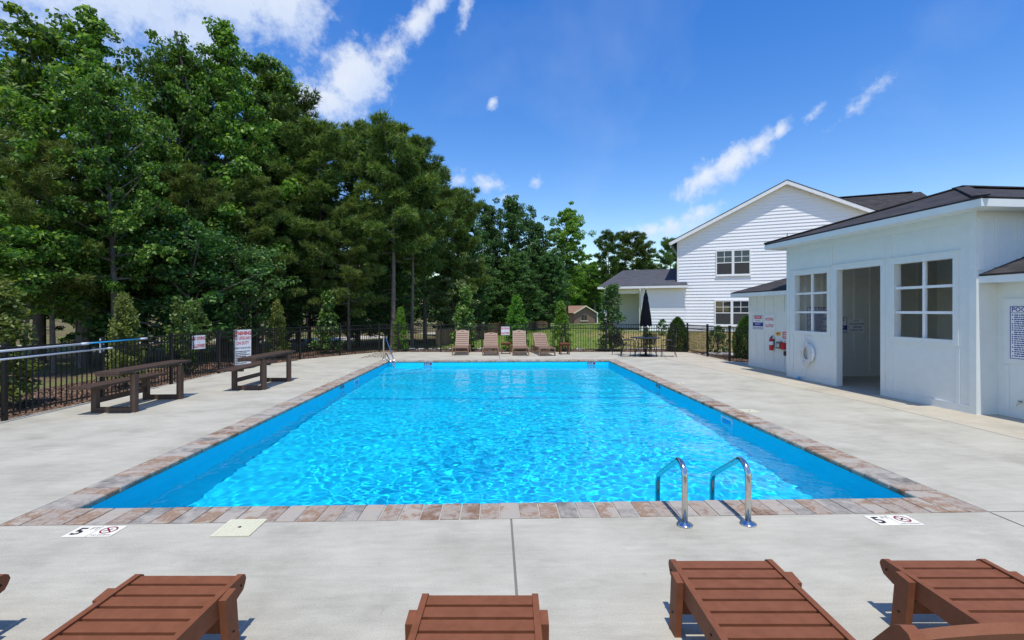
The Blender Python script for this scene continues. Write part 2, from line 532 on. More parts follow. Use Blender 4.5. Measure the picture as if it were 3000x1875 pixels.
def ground_mat():
    """lawn, dry tan patches and leaf litter by place on the ground"""
    mt = bpy.data.materials.new('ground_cover')
    mt.use_nodes = True
    nt = mt.node_tree
    N, L = nt.nodes, nt.links
    p = N['Principled BSDF']
    p.inputs['Roughness'].default_value = 0.95
    p.inputs['Specular IOR Level'].default_value = 0.1
    tc = N.new('ShaderNodeTexCoord')

    def nz(scale, d=5, rough=0.6, off=0):
        mp = N.new('ShaderNodeMapping')
        mp.inputs['Location'].default_value = (off, off, 0)
        L.new(tc.outputs['Object'], mp.inputs[0])
        n = N.new('ShaderNodeTexNoise')
        n.inputs['Scale'].default_value = scale
        n.inputs['Detail'].default_value = d
        n.inputs['Roughness'].default_value = rough
        L.new(mp.outputs[0], n.inputs['Vector'])
        return n.outputs['Fac']

    def ramp(v, st):
        cr = N.new('ShaderNodeValToRGB')
        e = cr.color_ramp.elements
        for i, (ps, c) in enumerate(st):
            q = e[i] if i < 2 else e.new(ps)
            q.position = ps
            q.color = (*c, 1)
        L.new(v, cr.inputs[0])
        return cr.outputs[0]

    def mix(f, a, b):
        m = N.new('ShaderNodeMix')
        m.data_type = 'RGBA'
        L.new(f, m.inputs['Factor'])
        L.new(a, m.inputs['A'])
        L.new(b, m.inputs['B'])
        return m.outputs['Result']
    grass = ramp(nz(1.6, 8, 0.7), [(0.3, (0.085, 0.15, 0.028)), (0.5, (0.15, 0.215, 0.042)), (0.7, (0.25, 0.26, 0.08))])
    dry = ramp(nz(2.4, 8, 0.7, 5), [(0.3, (0.25, 0.19, 0.08)), (0.5, (0.34, 0.25, 0.11)), (0.7, (0.42, 0.31, 0.155))])
    litter = ramp(nz(3.1, 8, 0.75, 9), [(0.3, (0.07, 0.05, 0.032)), (0.5, (0.15, 0.105, 0.065)), (0.72, (0.27, 0.19, 0.11))])
    sep = N.new('ShaderNodeSeparateXYZ')
    L.new(tc.outputs['Object'], sep.inputs[0])

    def mr(v, a, b, c=0.0, d=1.0):
        n = N.new('ShaderNodeMapRange')
        n.interpolation_type = 'SMOOTHSTEP'
        n.inputs['From Min'].default_value, n.inputs['From Max'].default_value = a, b
        n.inputs['To Min'].default_value, n.inputs['To Max'].default_value = c, d
        L.new(v, n.inputs['Value'])
        return n.outputs[0]

    def mth(op, a, b):
        n = N.new('ShaderNodeMath')
        n.operation = op
        for k, v in enumerate((a, b)):
            if isinstance(v, (int, float)):
                n.inputs[k].default_value = v
            else:
                L.new(v, n.inputs[k])
        return n.outputs[0]
    wob = mth('MULTIPLY', mth('SUBTRACT', nz(0.22, 4, 0.6, 3), 0.5), 14.0)
    xw = mth('ADD', sep.outputs[0], wob)
    yw = mth('ADD', sep.outputs[1], wob)
    # dry ground near the house, green lawn farther and to the left of it, litter under the wood
    dryf = mth('MULTIPLY', mr(xw, 3.5, 8.0), mr(yw, 33, 26))
    c = mix(dryf, grass, dry)
    lit = mr(mth('ADD', sep.outputs[0], mth('MULTIPLY', wob, 0.35)), -1.0, -4.5)
    c = mix(mth('MULTIPLY', lit, mr(nz(0.35, 5, 0.6, 13), 0.42, 0.58, 0.5, 1.0)), c, litter)
    L.new(c, p.inputs['Base Color'])
    b = N.new('ShaderNodeBump')
    b.inputs['Strength'].default_value = 0.7
    b.inputs['Distance'].default_value = 0.06
    L.new(nz(14, 6, 0.7), b.inputs['Height'])
    L.new(b.outputs[0], p.inputs['Normal'])
    return mt


M['ground'] = ground_mat()


# ------------------------------------------------------------------ mesh helpers
class MB:
    def __init__(self):
        self.bm = bmesh.new()
        self.mi = 0

    def _q(self, vs, faces):
        bv = [self.bm.verts.new(v) for v in vs]
        for f in faces:
            try:
                fc = self.bm.faces.new([bv[i] for i in f])
                fc.material_index = self.mi
            except ValueError:
                pass
        return bv

    def box(self, x0, x1, y0, y1, z0, z1, mat=None):
        vs = [(x0, y0, z0), (x1, y0, z0), (x1, y1, z0), (x0, y1, z0), (x0, y0, z1), (x1, y0, z1), (x1, y1, z1), (x0, y1, z1)]
        if mat is not None:
            vs = [mat @ Vector(v) for v in vs]
        self._q(vs, [(3, 2, 1, 0), (4, 5, 6, 7), (0, 1, 5, 4), (1, 2, 6, 5), (2, 3, 7, 6), (3, 0, 4, 7)])
        return self

    def bar(self, a, b, w, t, up=(0, 0, 1)):
        """a board from a to b, w wide across and t thick along 'up'"""
        a, b = Vector(a), Vector(b)
        d = (b - a)
        L_ = d.length
        d.normalize()
        u = Vector(up)
        s = d.cross(u)
        if s.length < 1e-5:
            s = d.cross(Vector((1, 0, 0)))
        s.normalize()
        u = s.cross(d)
        mt = Matrix((s, d, u)).transposed().to_4x4()
        mt.translation = a
        return self.box(-w / 2, w / 2, 0, L_, -t / 2, t / 2, mt)

    def tube(self, pts, r, n=10, caps=True):
        pts = [Vector(p) for p in pts]
        rs = r if isinstance(r, (list, tuple)) else [r] * len(pts)
        rings = []
        ref = None
        for i, p in enumerate(pts):
            if i == 0:
                t = pts[1] - pts[0]
            elif i == len(pts) - 1:
                t = pts[-1] - pts[-2]
            else:
                t = (pts[i + 1] - p).normalized() + (p - pts[i - 1]).normalized()
            t.normalize()
            if ref is None:
                ref = Vector((1, 0, 0)) if abs(t.x) < 0.9 else Vector((0, 1, 0))
            u = (ref - t * ref.dot(t)).normalized()
            ref = u
            v = t.cross(u)
            rings.append([self.bm.verts.new(p + (u * math.cos(2 * math.pi * k / n) + v * math.sin(2 * math.pi * k / n)) * rs[i]) for k in range(n)])
        for a, b in zip(rings[:-1], rings[1:]):
            for k in range(n):
                f = self.bm.faces.new((a[k], a[(k + 1) % n], b[(k + 1) % n], b[k]))
                f.smooth = True
                f.material_index = self.mi
        if caps:
            for rg in (rings[0][::-1], rings[-1]):
                f = self.bm.faces.new(rg)
                f.material_index = self.mi
        return self

    def lathe(self, prof, n=20, center=(0, 0, 0), smooth=True):
        c = Vector(center)
        rings = [[self.bm.verts.new(c + Vector((r * math.cos(2 * math.pi * k / n), r * math.sin(2 * math.pi * k / n), z))) for k in range(n)] for r, z in prof]
        for a, b in zip(rings[:-1], rings[1:]):
            for k in range(n):
                f = self.bm.faces.new((a[k], a[(k + 1) % n], b[(k + 1) % n], b[k]))
                f.smooth = smooth
                f.material_index = self.mi
        for rg in (rings[0][::-1], rings[-1]):
            f = self.bm.faces.new(rg)
            f.material_index = self.mi
        return self

    def prism(self, poly, z0, z1, mat=None):
        """polygon in xy extruded in z (then moved by mat)"""
        n = len(poly)
        vs = [(x, y, z0) for x, y in poly] + [(x, y, z1) for x, y in poly]
        if mat is not None:
            vs = [mat @ Vector(v) for v in vs]
        bv = [self.bm.verts.new(v) for v in vs]
        fs = [self.bm.faces.new(bv[:n][::-1]), self.bm.faces.new(bv[n:])]
        for k in range(n):
            fs.append(self.bm.faces.new((bv[k], bv[(k + 1) % n], bv[n + (k + 1) % n], bv[n + k])))
        for f in fs:
            f.material_index = self.mi
        return self

    def build(self, name, mat, parent=None, bevel=0.0, seg=1, loc=None, uv=False):
        if bevel:
            es = [e for e in self.bm.edges if len(e.link_faces) == 2 and e.calc_face_angle(0) > 0.6]
            bmesh.ops.bevel(self.bm, geom=es, offset=bevel, segments=seg, affect='EDGES', profile=0.5, clamp_overlap=True)
        bmesh.ops.recalc_face_normals(self.bm, faces=self.bm.faces[:])
        if uv:
            lay = self.bm.loops.layers.uv.new('uv')
            for f in self.bm.faces:
                nrm = f.normal
                hdir = Vector((0, 0, 1)).cross(nrm)
                hdir = Vector((1, 0, 0)) if hdir.length < 1e-4 else hdir.normalized()
                vd = nrm.cross(hdir)
                for lp in f.loops:
                    lp[lay].uv = (lp.vert.co.dot(hdir), lp.vert.co.dot(vd))
        me = bpy.data.meshes.new(name)
        self.bm.to_mesh(me)
        self.bm.free()
        for mm in (mat if isinstance(mat, (list, tuple)) else [mat]):
            me.materials.append(mm)
        return obj(name, me, parent, loc)


def obj(name, me, parent=None, loc=None):
    o = bpy.data.objects.new(name, me)
    COL.objects.link(o)
    if parent is not None:
        o.parent = parent
    if loc is not None:
        o.location = loc
    return o


def tag(o, label=None, cat=None, group=None, kind=None):
    if label:
        o['label'] = label
    if cat:
        o['category'] = cat
    if group:
        o['group'] = group
    if kind:
        o['kind'] = kind
    return o


def thing(name, label, cat, loc=(0, 0, 0), rz=0.0, group=None):
    o = bpy.data.objects.new(name, None)
    o.empty_display_size = 0.2
    COL.objects.link(o)
    o.location = loc
    o.rotation_euler = (0, 0, rz)
    return tag(o, label, cat, group)


KIDS = {}


def kids(o):
    return [c for c in COL.objects if c.parent is o]


def copy_tree(o, parent=None):
    c = o.copy()
    COL.objects.link(c)
    if parent is not None:
        c.parent = parent
    for ch in list(o.children):
        copy_tree(ch, c)
    return c


def copies(o, locs, name_parent=None):
    """copies of one piece at other places (mesh shared)"""
    out = []
    for l in locs:
        c = o.copy()
        COL.objects.link(c)
        c.location = l
        out.append(c)
    return out


def np_mesh(name, V, F, mat, smooth=False):
    me = bpy.data.meshes.new(name)
    V = np.ascontiguousarray(V, dtype=np.float32)
    F = np.ascontiguousarray(F, dtype=np.int32)
    k = F.shape[1]
    me.vertices.add(len(V))
    me.vertices.foreach_set('co', V.ravel())
    me.loops.add(F.size)
    me.loops.foreach_set('vertex_index', F.ravel())
    me.polygons.add(len(F))
    me.polygons.foreach_set('loop_start', np.arange(0, F.size, k, dtype=np.int32))
    me.polygons.foreach_set('loop_total', np.full(len(F), k, dtype=np.int32))
    if smooth:
        me.polygons.foreach_set('use_smooth', np.ones(len(F), dtype=bool))
    me.update(calc_edges=True)
    me.validate()
    me.materials.append(mat)
    return me


_FONT_CACHE = {}


def text_mesh(body, size, mat, name='lettering', align='CENTER', bold=0.0, shear=0.0, sx=1.0, spacing=1.0, depth=0.0):
    cu = bpy.data.curves.new('t', 'FONT')
    cu.body = body
    cu.size = size
    cu.align_x = align
    cu.align_y = 'CENTER'
    cu.offset = bold
    cu.shear = shear
    cu.resolution_u = 2
    cu.space_character = spacing
    cu.extrude = depth
    o = bpy.data.objects.new('t', cu)
    COL.objects.link(o)
    dg = bpy.context.evaluated_depsgraph_get()
    me = bpy.data.meshes.new_from_object(o.evaluated_get(dg))
    bpy.data.objects.remove(o)
    bpy.data.curves.remove(cu)
    me.materials.clear()
    me.materials.append(mat)
    if sx != 1.0:
        for v in me.vertices:
            v.co.x *= sx
    me.name = name
    return me


def put_text(parent, body, size, mat, x, z, y=-0.004, sx=1.0, bold=0.0, align='CENTER', shear=0.0, name='lettering', flat_on_ground=False):
    """lettering on a panel whose face looks along local -y (or up)"""
    o = obj(name, text_mesh(body, size, mat, name, align, bold, shear, sx), parent)
    o.rotation_euler = (0, 0, 0) if flat_on_ground else (R(90), 0, 0)
    o.location = (x, z, 0) if flat_on_ground else (x, y, z)
    if flat_on_ground:
        o.location.z = y
    return o


# ------------------------------------------------------------------ ground
PX0, PX1, PY0, PY1 = -3.83, 4.07, 4.50, 17.30          # pool water edge
CW = 0.33                                              # coping width


def sstep(x, a, b):
    t = np.clip((x - a) / (b - a), 0, 1)
    return t * t * (3 - 2 * t)


def terrain_z(x, y):
    x = np.asarray(x, dtype=float)
    y = np.asarray(y, dtype=float)
    z = -0.03 + 0.58 * sstep(y, 21.6, 28) * sstep(x, -3, 7) * (1 - sstep(y, 34, 60))
    z = z - 1.05 * sstep(y, 45, 115) * sstep(x, -12, 4)
    z = z + 0.10 * np.sin(x * 0.35 + 1.3) * np.sin(y * 0.28) * sstep(np.hypot(x, y - 10), 14, 24)
    return z


def build_ground():
    xs = sorted(set([-1500, -600, -300, -150, -90] + list(np.arange(-60, 61, 1.5)) + [90, 150, 300, 600, 1500] + [PX0 - .2, PX1 + .2]))
    ys = sorted(set([-900, -300, -120, -60, -30, -15, -5, 0] + [PY0 - .2, PY1 + .2] + list(np.arange(6, 17, 2)) + list(np.arange(18, 80, 1.2)) + list(np.arange(82, 140, 6)) + [160, 220, 320, 600, 1500]))
    X, Y = np.meshgrid(xs, ys)
    Z = terrain_z(X, Y)
    nx = len(xs)
    F = []
    for j in range(len(ys) - 1):
        for i in range(nx - 1):
            cx, cy = (xs[i] + xs[i + 1]) / 2, (ys[j] + ys[j + 1]) / 2
            if PX0 - .2 < cx < PX1 + .2 and PY0 - .2 < cy < PY1 + .2:
                continue
            a = j * nx + i
            F.append((a, a + 1, a + nx + 1, a + nx))
    me = np_mesh('ground', np.stack([X.ravel(), Y.ravel(), Z.ravel() - 0.06 * ((np.abs(X.ravel()) < 9) & (Y.ravel() < 20))], -1), np.array(F), M['ground'], True)
    tag(obj('ground', me), kind='structure')


build_ground()

# fence line (world metres), also the deck's outer edge
FL = [(-8.15, 6.1), (-8.02, 8.14), (-7.93, 9.98), (-7.93, 12.04), (-7.93, 14.07), (-7.68, 16.13), (-7.20, 17.95), (-6.23, 19.45), (-5.06, 21.07)]
FB = [(-5.06, 21.07), (-4.25, 21.04), (-2.40, 20.98), (-.61, 20.92), (1.29, 20.86), (2.99, 20.81), (4.77, 20.75), (6.40, 20.69), (7.59, 20.65), (8.23, 20.50)]
FR = [(8.23, 20.50), (8.24, 18.55), (8.27, 16.82), (9.06, 16.80)]


# ------------------------------------------------------------------ pool deck
def build_deck():
    deck = bpy.data.objects.new('pool_deck', None)
    COL.objects.link(deck)
    tag(deck, kind='structure')
    g = 0.009
    x0, x1, y0, y1 = PX0 - CW, PX1 + CW, PY0 - CW, PY1 + CW
    e = 0.07
    fl = [(x - e, y) for x, y in FL]
    fb = [(x, y + e) for x, y in FB]
    SW = [(7.45, -8), (7.36, 4.17), (7.33, 7.4), (7.27, 9.0), (6.77, 13.5), (6.55, 15.6), (6.30, 17.63)]     # seam of the walk by the pool house
    polys = [
        ('concrete', [(-9, -8), (.13 - g, -8), (.13 - g, y0 - g), (-9, y0 - g)]),
        ('concrete', [(.13 + g, -8), (x1 - g, -8), (x1 - g, y0 - g), (.13 + g, y0 - g)]),
        ('concrete', [(x1 + g, -8), (7.45 - g, -8), (7.36 - g, y0 - g), (x1 + g, y0 - g)]),
        ('concrete', [(-9, y0 + g), (x0 - g, y0 + g), (x0 - g, y1 - g), (fl[6][0] + .12, y1 - g)] + fl[5:0:-1] + [(-8.3, 6.1)]),
        ('concrete', [(x1 + g, y0 + g)] + [(px - g, py) for px, py in [(7.36, y0 + g)] + SW[2:6]] + [(6.30 - g, y1 - g), (x1 + g, y1 - g)]),
        ('concrete', [(fl[6][0] + .13, y1 + g), (.13 - g, y1 + g), (.13 - g, 20.93 + e)] + fb[3::-1] + [fl[7], fl[6]]),
        ('concrete', [(.13 + g, y1 + g), (6.30 - g, y1 + g), (7.2, 20.68 + e)] + fb[6:3:-1] + [(.13 + g, 20.90 + e)]),
        ('walkway', [(7.45 + g, -8), (12, -8), (12, 13.3), (8.4, 16.75), (8.34, 16.9), (8.30, 20.45), (7.62, 20.65 + e), (7.2 + 2 * g, 20.68 + e), (6.30 + g, y1 + g)] + [(px + g, py) for px, py in SW[5:0:-1]]),
    ]
    for mk, poly in polys:
        MB().prism(poly, -0.10, 0.0).build('concrete_slab', M[mk], deck, bevel=0.004)
    MB().prism([(-8.9, -7.9), (11.9, -7.9), (11.9, 13.2), (8.3, 16.7), (8.2, 20.3), (7.4, 20.5), (-4.9, 20.9), (-7.7, 16.2), (-7.9, 8), (-8.9, 6), (-8.9, 4.1), (x0 + .1, 4.3), (x0 + .1, y1 - .12), (x1 - .1, y1 - .12), (x1 - .1, y0 + .12), (x0 + .09, y0 + .12), (x0 + .09, 4.25), (-8.9, 4.05)], -0.09, -0.012).build('joint_bed', M['joint'], deck)


build_deck()


# ------------------------------------------------------------------ pool basin, coping, water
def build_pool():
    pool = bpy.data.objects.new('swimming_pool', None)
    COL.objects.link(pool)
    tag(pool, kind='structure')
    zn, zf = -1.60, -1.02
    b = MB()
    yb = 11.9                                           # the floor breaks its slope here
    zb = -1.12
    V = [(PX0, PY0, -.058), (PX1, PY0, -.058), (PX1, PY1, -.058), (PX0, PY1, -.058), (PX0, PY0, zn), (PX1, PY0, zn), (PX1, PY1, zf), (PX0, PY1, zf), (PX0, yb, zb), (PX1, yb, zb)]
    b._q(V, [(4, 5, 9, 8), (8, 9, 6, 7), (0, 4, 8, 7, 3), (1, 2, 6, 9, 5), (0, 1, 5, 4), (3, 7, 6, 2)])
    o = b.build('basin', M['liner'], pool)
    o.cycles.is_caustics_receiver = True
    # dark line across the floor at the slope break
    o = MB().box(PX0 + .25, PX1 - .25, yb - .06, yb + .06, zb + .003, zb + .012).build('floor_line', M['liner_line'], pool)
    o.cycles.is_caustics_receiver = True
    # corner steps
    for i, (r, z) in enumerate(((1.55, -.78), (1.2, -.55), (.85, -.34))):
        pts = [(PX0 + .004, PY1 - .004)] + [(PX0 + .004 + r * math.sin(R(a)), PY1 - .004 - r * math.cos(R(a))) for a in range(0, 91, 9)]
        o = MB().prism(pts, -1.05, z).build('step', M['liner'], pool, bevel=0.02, seg=2)
        o.cycles.is_caustics_receiver = True
    # skimmer mouths in the long walls and the near return
    for x, y, s in ((PX1, 8.37, -1), (PX0, 13.35, 1)):
        fb = MB()
        for (a0, a1, c0, c1) in ((-.2, .2, -.115, -.085), (-.2, -.17, -.25, -.115), (.17, .2, -.25, -.115), (-.2, .2, -.29, -.25)):
            fb.box(x, x + s * .014, y + a0, y + a1, c0, c1)
        fo = fb.build('skimmer_frame', M['pole_white'], pool, bevel=.003)
        MB().box(x, x + s * .005, y - .168, y + .168, -.248, -.117).build('skimmer_mouth', M['liner_line'], fo)
    cop = bpy.data.objects.new('pool_coping', None)
    COL.objects.link(cop)
    tag(cop, kind='structure')
    # mortar bed under the pavers
    b = MB()
    x0, x1, y0, y1 = PX0 - CW + .004, PX1 + CW - .004, PY0 - CW + .004, PY1 + CW - .004
    b.box(x0, x1, y0, PY0 - .006, -.10, -.006).box(x0, x1, PY1 + .006, y1, -.10, -.006)
    b.box(x0, PX0 - .006, PY0 - .006, PY1 + .006, -.10, -.006).box(PX1 + .006, x1, PY0 - .006, PY1 + .006, -.10, -.006)
    b.build('mortar_bed', M['sand'], cop)
    rng = random.Random(5)
    protos = []
    for k in range(5):
        w = 0.160 + 0.002 * k
        bm = MB().box(-w / 2, w / 2, -.0, CW + .012, -.056, .004)
        # rounded nose toward the water
        for v in bm.bm.verts:
            v.co.x += rng.uniform(-.0015, .0015)
            v.co.y += rng.uniform(-.002, .002)
        front = [e for e in bm.bm.edges if all(v.co.y > CW - .02 for v in e.verts) and abs(e.verts[0].co.z - e.verts[1].co.z) < .01]
        bmesh.ops.bevel(bm.bm, geom=front, offset=.018, segments=3, affect='EDGES', profile=.5)
        bmesh.ops.bevel(bm.bm, geom=[e for e in bm.bm.edges if e.is_manifold and e.calc_face_angle(0) > 1.2], offset=.004, segments=1, affect='EDGES')
        o = bm.build('paver', M['paver'], cop)
        protos.append(o)
    used = set()

    def place(x, y, rz):
        k = rng.randrange(5)
        if k in used:
            o = protos[k].copy()
            COL.objects.link(o)
        else:
            o = protos[k]
            used.add(k)
        o.location = (x, y, rng.uniform(-.002, .002))
        o.rotation_euler = (rng.uniform(-.004, .004), rng.uniform(-.004, .004), rz + rng.uniform(-.008, .008))
    P = 0.1742
    n = round((PX1 - PX0 + 2 * CW) / P)
    P1 = (PX1 - PX0 + 2 * CW) / n
    for i in range(n):
        x = PX0 - CW + (i + .5) * P1
        place(x, PY0 - CW, 0)
        place(x, PY1 + CW, math.pi)
    n = round((PY1 - PY0) / P)
    P2 = (PY1 - PY0) / n
    for i in range(n):
        y = PY0 + (i + .5) * P2
        place(PX0 - CW, y, -math.pi / 2)
        place(PX1 + CW, y, math.pi / 2)


build_pool()


def build_water():
    nx, ny = 494, 800
    xs = np.linspace(PX0 + .001, PX1 - .001, nx)
    ys = np.linspace(PY0 + .001, PY1 - .001, ny)
    X, Y = np.meshgrid(xs, ys)
    rng = np.random.default_rng(3)
    wx = .05 * np.sin(X * 2.3 + Y * 1.7) + .04 * np.sin(X * -1.8 + Y * 3.1 + 2)
    wy = .05 * np.sin(X * 1.9 - Y * 2.2 + 1) + .04 * np.sin(X * 3.3 + Y * 1.1)
    Z = np.zeros_like(X)
    curv = 0
    for i in range(80):
        lam = np.exp(rng.uniform(np.log(.08), np.log(.27)))
        th = rng.normal(math.pi * .42, 1.1)
        kk = 2 * np.pi / lam
        a = lam ** 1.55
        curv += .5 * (a * kk * kk) ** 2
        Z += a * np.sin(kk * ((X + wx) * np.cos(th) + (Y + wy) * np.sin(th)) + rng.uniform(0, 6.28))
    Z *= 1.9 / math.sqrt(curv)
    # the breeze ruffles the middle; the sides and the near right stay calmer
    patch = np.exp(-(((X - .35) / 2.3) ** 2 + ((Y - 7.8) / 3.0) ** 2))
    blotch = .5 + .5 * np.sin(X * 1.1 + .8 * np.sin(Y * .6)) * np.sin(Y * .7 + X * .3 + .8)
    Z *= .42 + .75 * patch + .35 * np.clip(blotch, 0, 1)
    for i in range(14):
        lam = rng.uniform(.5, 1.6)
        th = rng.normal(math.pi * .45, .6)
        kk = 2 * np.pi / lam
        Z += .0011 * lam * np.sin(kk * (X * np.cos(th) + Y * np.sin(th)) + rng.uniform(0, 6.28))
    wm = bpy.data.materials.new('pool_water')
    wm.use_nodes = True
    n = wm.node_tree
    n.nodes.clear()
    out = n.nodes.new('ShaderNodeOutputMaterial')
    g = n.nodes.new('ShaderNodeBsdfGlass')
    g.inputs['IOR'].default_value = 1.33
    g.inputs['Roughness'].default_value = 0
    g.inputs['Color'].default_value = (.90, .985, 1, 1)
    n.links.new(g.outputs[0], out.inputs[0])
    i = np.arange(nx * ny).reshape(ny, nx)
    F = np.stack([i[:-1, :-1], i[:-1, 1:], i[1:, 1:], i[1:, :-1]], -1).reshape(-1, 4)
    me = np_mesh('water', np.stack([X.ravel(), Y.ravel(), Z.ravel() - .18], -1), F, wm, True)
    o = obj('water', me)
    tag(o, kind='structure')
    o.cycles.is_caustics_caster = True


build_water()


# ------------------------------------------------------------------ pool house
A = Vector((8.0, 13.0, 0))
PH_RZ = R(-86.53)


def ph_point(s, n, z):
    """a point in the pool house's own frame: s along the pool front, n inward"""
    m = Matrix.Translation(A) @ Matrix.Rotation(PH_RZ, 4, 'Z')
    return m @ Vector((s, n, z))


def roof_mesh(b, quads, th=0.07):
    for q in quads:
        vs = [Vector(p) for p in q]
        n = (vs[1] - vs[0]).cross(vs[2] - vs[0]).normalized()
        if n.z < 0:
            n = -n
        lo = [v - n * th for v in vs]
        k = len(vs)
        b._q(vs + lo, [tuple(range(k)), tuple(range(2 * k - 1, k - 1, -1))] + [(i, (i + 1) % k, k + (i + 1) % k, k + i) for i in range(k)])


def build_pool_house():
    ph = thing('pool_house', 'white board and batten pool house with open windows and a doorway facing the pool', 'building', A, PH_RZ)
    Lm, H, T = 4.96, 3.52, 0.13
    W1, W2, D = (.33, 1.49, 1.265, 2.73), (3.35, 4.55, 1.265, 2.75), (1.80, 3.02, 0, 2.76)
    b = MB()
    cuts = [W1, D, W2]
    s = 0.0
    for (a0, a1, z0, z1) in cuts:
        b.box(s, a0, 0, T, 0, H)
        if z0 > 0:
            b.box(a0, a1, 0, T, 0, z0)
        b.box(a0, a1, 0, T, z1, H)
        s = a1
    b.box(s, Lm, 0, T, 0, H)
    # returns and the side wall above the near wing
    b.box(Lm - T, Lm, T, .40, 0, 2.5)
    b.box(Lm - T, Lm, T, 4.6, 2.5, H)
    b.box(0, T, T, .45, 0, 2.5)
    b.box(0, T, T, 4.6, 2.5, H)
    b.build('wall', M['white_paint'], ph)
    # interior room, grey inside: end walls, back wall, ceiling
    NB = 4.3
    ip = M['inside_paint']
    MB().box(T + .06, Lm - T - .06, NB, NB + .1, 0, 3.2).build('interior_wall', ip, ph)
    MB().box(T + .002, T + .06, T + .002, NB + .1, 0, 3.2).build('interior_wall', ip, ph)
    MB().box(Lm - T - .06, Lm - T - .002, T + .002, NB + .1, 0, 3.2).build('interior_wall', ip, ph)
    MB().box(T, Lm - T, T + .002, NB + .1, 3.2, 3.26).build('ceiling', ip, ph)
    bt = MB().box(T + .061, T + .08, -.03, .03, .12, 3.2).build('batten', ip, ph, bevel=.003)
    bt.location = (0, .42, 0)
    copies(bt, [(0, .42 + .47 * k_, 0) for k_ in range(1, 8)])
    bt = MB().box(-.03, .03, NB - .019, NB - .001, .12, 3.2).build('batten', ip, ph, bevel=.003)
    bt.location = (.6, 0, 0)
    copies(bt, [(x, 0, 0) for x in (1.0, 1.4, 1.8, 2.2, 2.6, 3.0, 3.4, 3.8, 4.2, 4.6)])
    MB().box(T + .061, T + .078, .15, NB - .02, 2.42, 2.48).build('rail', ip, ph)
    MB().box(T + .061, T + .082, .15, NB - .02, 0, .12).build('skirting', ip, ph)
    MB().box(.25, Lm - .25, NB - .022, NB - .001, 0, .12).build('skirting', ip, ph)
    # outside boards: corner boards, trims round the openings, base board, battens
    e = .022
    for (x0, x1, z0, z1) in ((-.0, .10, .14, 3.36), (Lm - .12, Lm, .14, 3.36)):
        MB().box(x0, x1, -e, -.001, z0, z1).build('corner_board', M['white_paint'], ph, bevel=.003)
    for x0, x1 in ((0, 1.70), (3.12, Lm)):
        MB().box(x0, x1, -e, -.001, 0, .139).build('base_board', M['white_paint'], ph, bevel=.003)
    MB().box(0, Lm, -e, -.001, 3.361, H).build('frieze_board', M['white_paint'], ph, bevel=.003)
    bt = MB().box(-.03, .03, -.018, -.001, .14, 1.12).build('batten', M['white_paint'], ph, bevel=.003)
    bt.location = (.23, 0, 0)
    copies(bt, [(3.28, 0, 0), (4.64, 0, 0)])
    bt = MB().box(-.03, .03, -.018, -.001, 2.90, 3.36).build('batten', M['white_paint'], ph, bevel=.003)
    bt.location = (1.62, 0, 0)
    copies(bt, [(3.24, 0, 0)])
    for (a0, a1, z0, z1) in (W1, W2):
        w = MB()
        f = .10
        w.box(a0 - f, a0, -e, -.001, z0 - f, z1 + f).box(a1, a1 + f, -e, -.001, z0 - f, z1 + f)
        w.box(a0, a1, -e, -.001, z1, z1 + f).box(a0, a1, -e, -.001, z0 - f, z0)
        wo = w.build('window', M['white_paint'], ph, bevel=.003)
        MB().box(a0 - f - .02, a1 + f + .02, -.032, -.001, z1 + f, z1 + f + .03).build('drip_cap', M['white_paint'], wo)
        cx = (a0 + a1) / 2
        MB().box(cx - .03, cx + .03, .03, .075, z0, z1).build('muntin', M['trim_white'], wo)
        for q in (1, 2):
            zz = z0 + (z1 - z0) * q / 3
            m_ = MB()
            m_.box(a0, cx - .03, .032, .073, zz - .026, zz + .026).box(cx + .03, a1, .032, .073, zz - .026, zz + .026)
            m_.build('muntin', M['trim_white'], wo)
    a0, a1, z0, z1 = D
    d = MB()
    d.box(a0 - .10, a0, -e, -.001, 0, z1 + .10).box(a1, a1 + .10, -e, -.001, 0, z1 + .10).box(a0, a1, -e, -.001, z1, z1 + .10)
    do = d.build('door_frame', M['white_paint'], ph, bevel=.003)
    MB().box(a0 - .12, a1 + .12, -.032, -.001, z1 + .10, z1 + .13).build('drip_cap', M['white_paint'], do)
    # side wall battens above the near wing (face toward the camera)
    bt = MB().box(Lm + .001, Lm + .018, -.03, .03, 2.55, 3.40).build('batten', M['white_paint'], ph, bevel=.003)
    bt.location = (0, .35, 0)
    copies(bt, [(0, .80, 0), (0, 1.25, 0), (0, 1.7, 0), (0, 2.15, 0), (0, 2.6, 0)])
    MB().box(Lm + .001, Lm + .02, .0, .10, 2.5, 3.40).build('corner_board', M['white_paint'], ph, bevel=.003)
    # wings
    MB().box(-2.55, 0, .45, .45 + T, 0, 2.27).box(-2.55, -2.55 + T, .45 + T, 3.5, 0, 2.27).build('wing_wall', M['white_paint'], ph)
    MB().box(Lm, Lm + 4.5, .40, .40 + T, 0, 2.29).build('wing_wall', M['white_paint'], ph)
    bt = MB().box(-.03, .03, .434, .449, .10, 1.14).build('batten', M['white_paint'], ph, bevel=.003)
    bt.location = (-2.50, 0, 0)
    copies(bt, [(-2.13, 0, 0), (-1.72, 0, 0), (-.78, 0, 0), (-.38, 0, 0)])
    bt = MB().box(-.03, .03, .434, .449, .10, .98).build('batten', M['white_paint'], ph, bevel=.003)
    bt.location = (-1.28, 0, 0)
    bt = MB().box(-.03, .03, .434, .449, 1.78, 2.26).build('batten', M['white_paint'], ph, bevel=.003)
    bt.location = (-2.50, 0, 0)
    copies(bt, [(-2.13, 0, 0), (-1.72, 0, 0), (-1.28, 0, 0), (-.78, 0, 0)])
    # flat backing boards for the notices
    MB().box(-2.36, -1.68, .430, .449, 1.14, 1.78).build('notice_board', M['white_paint'], ph, bevel=.003)
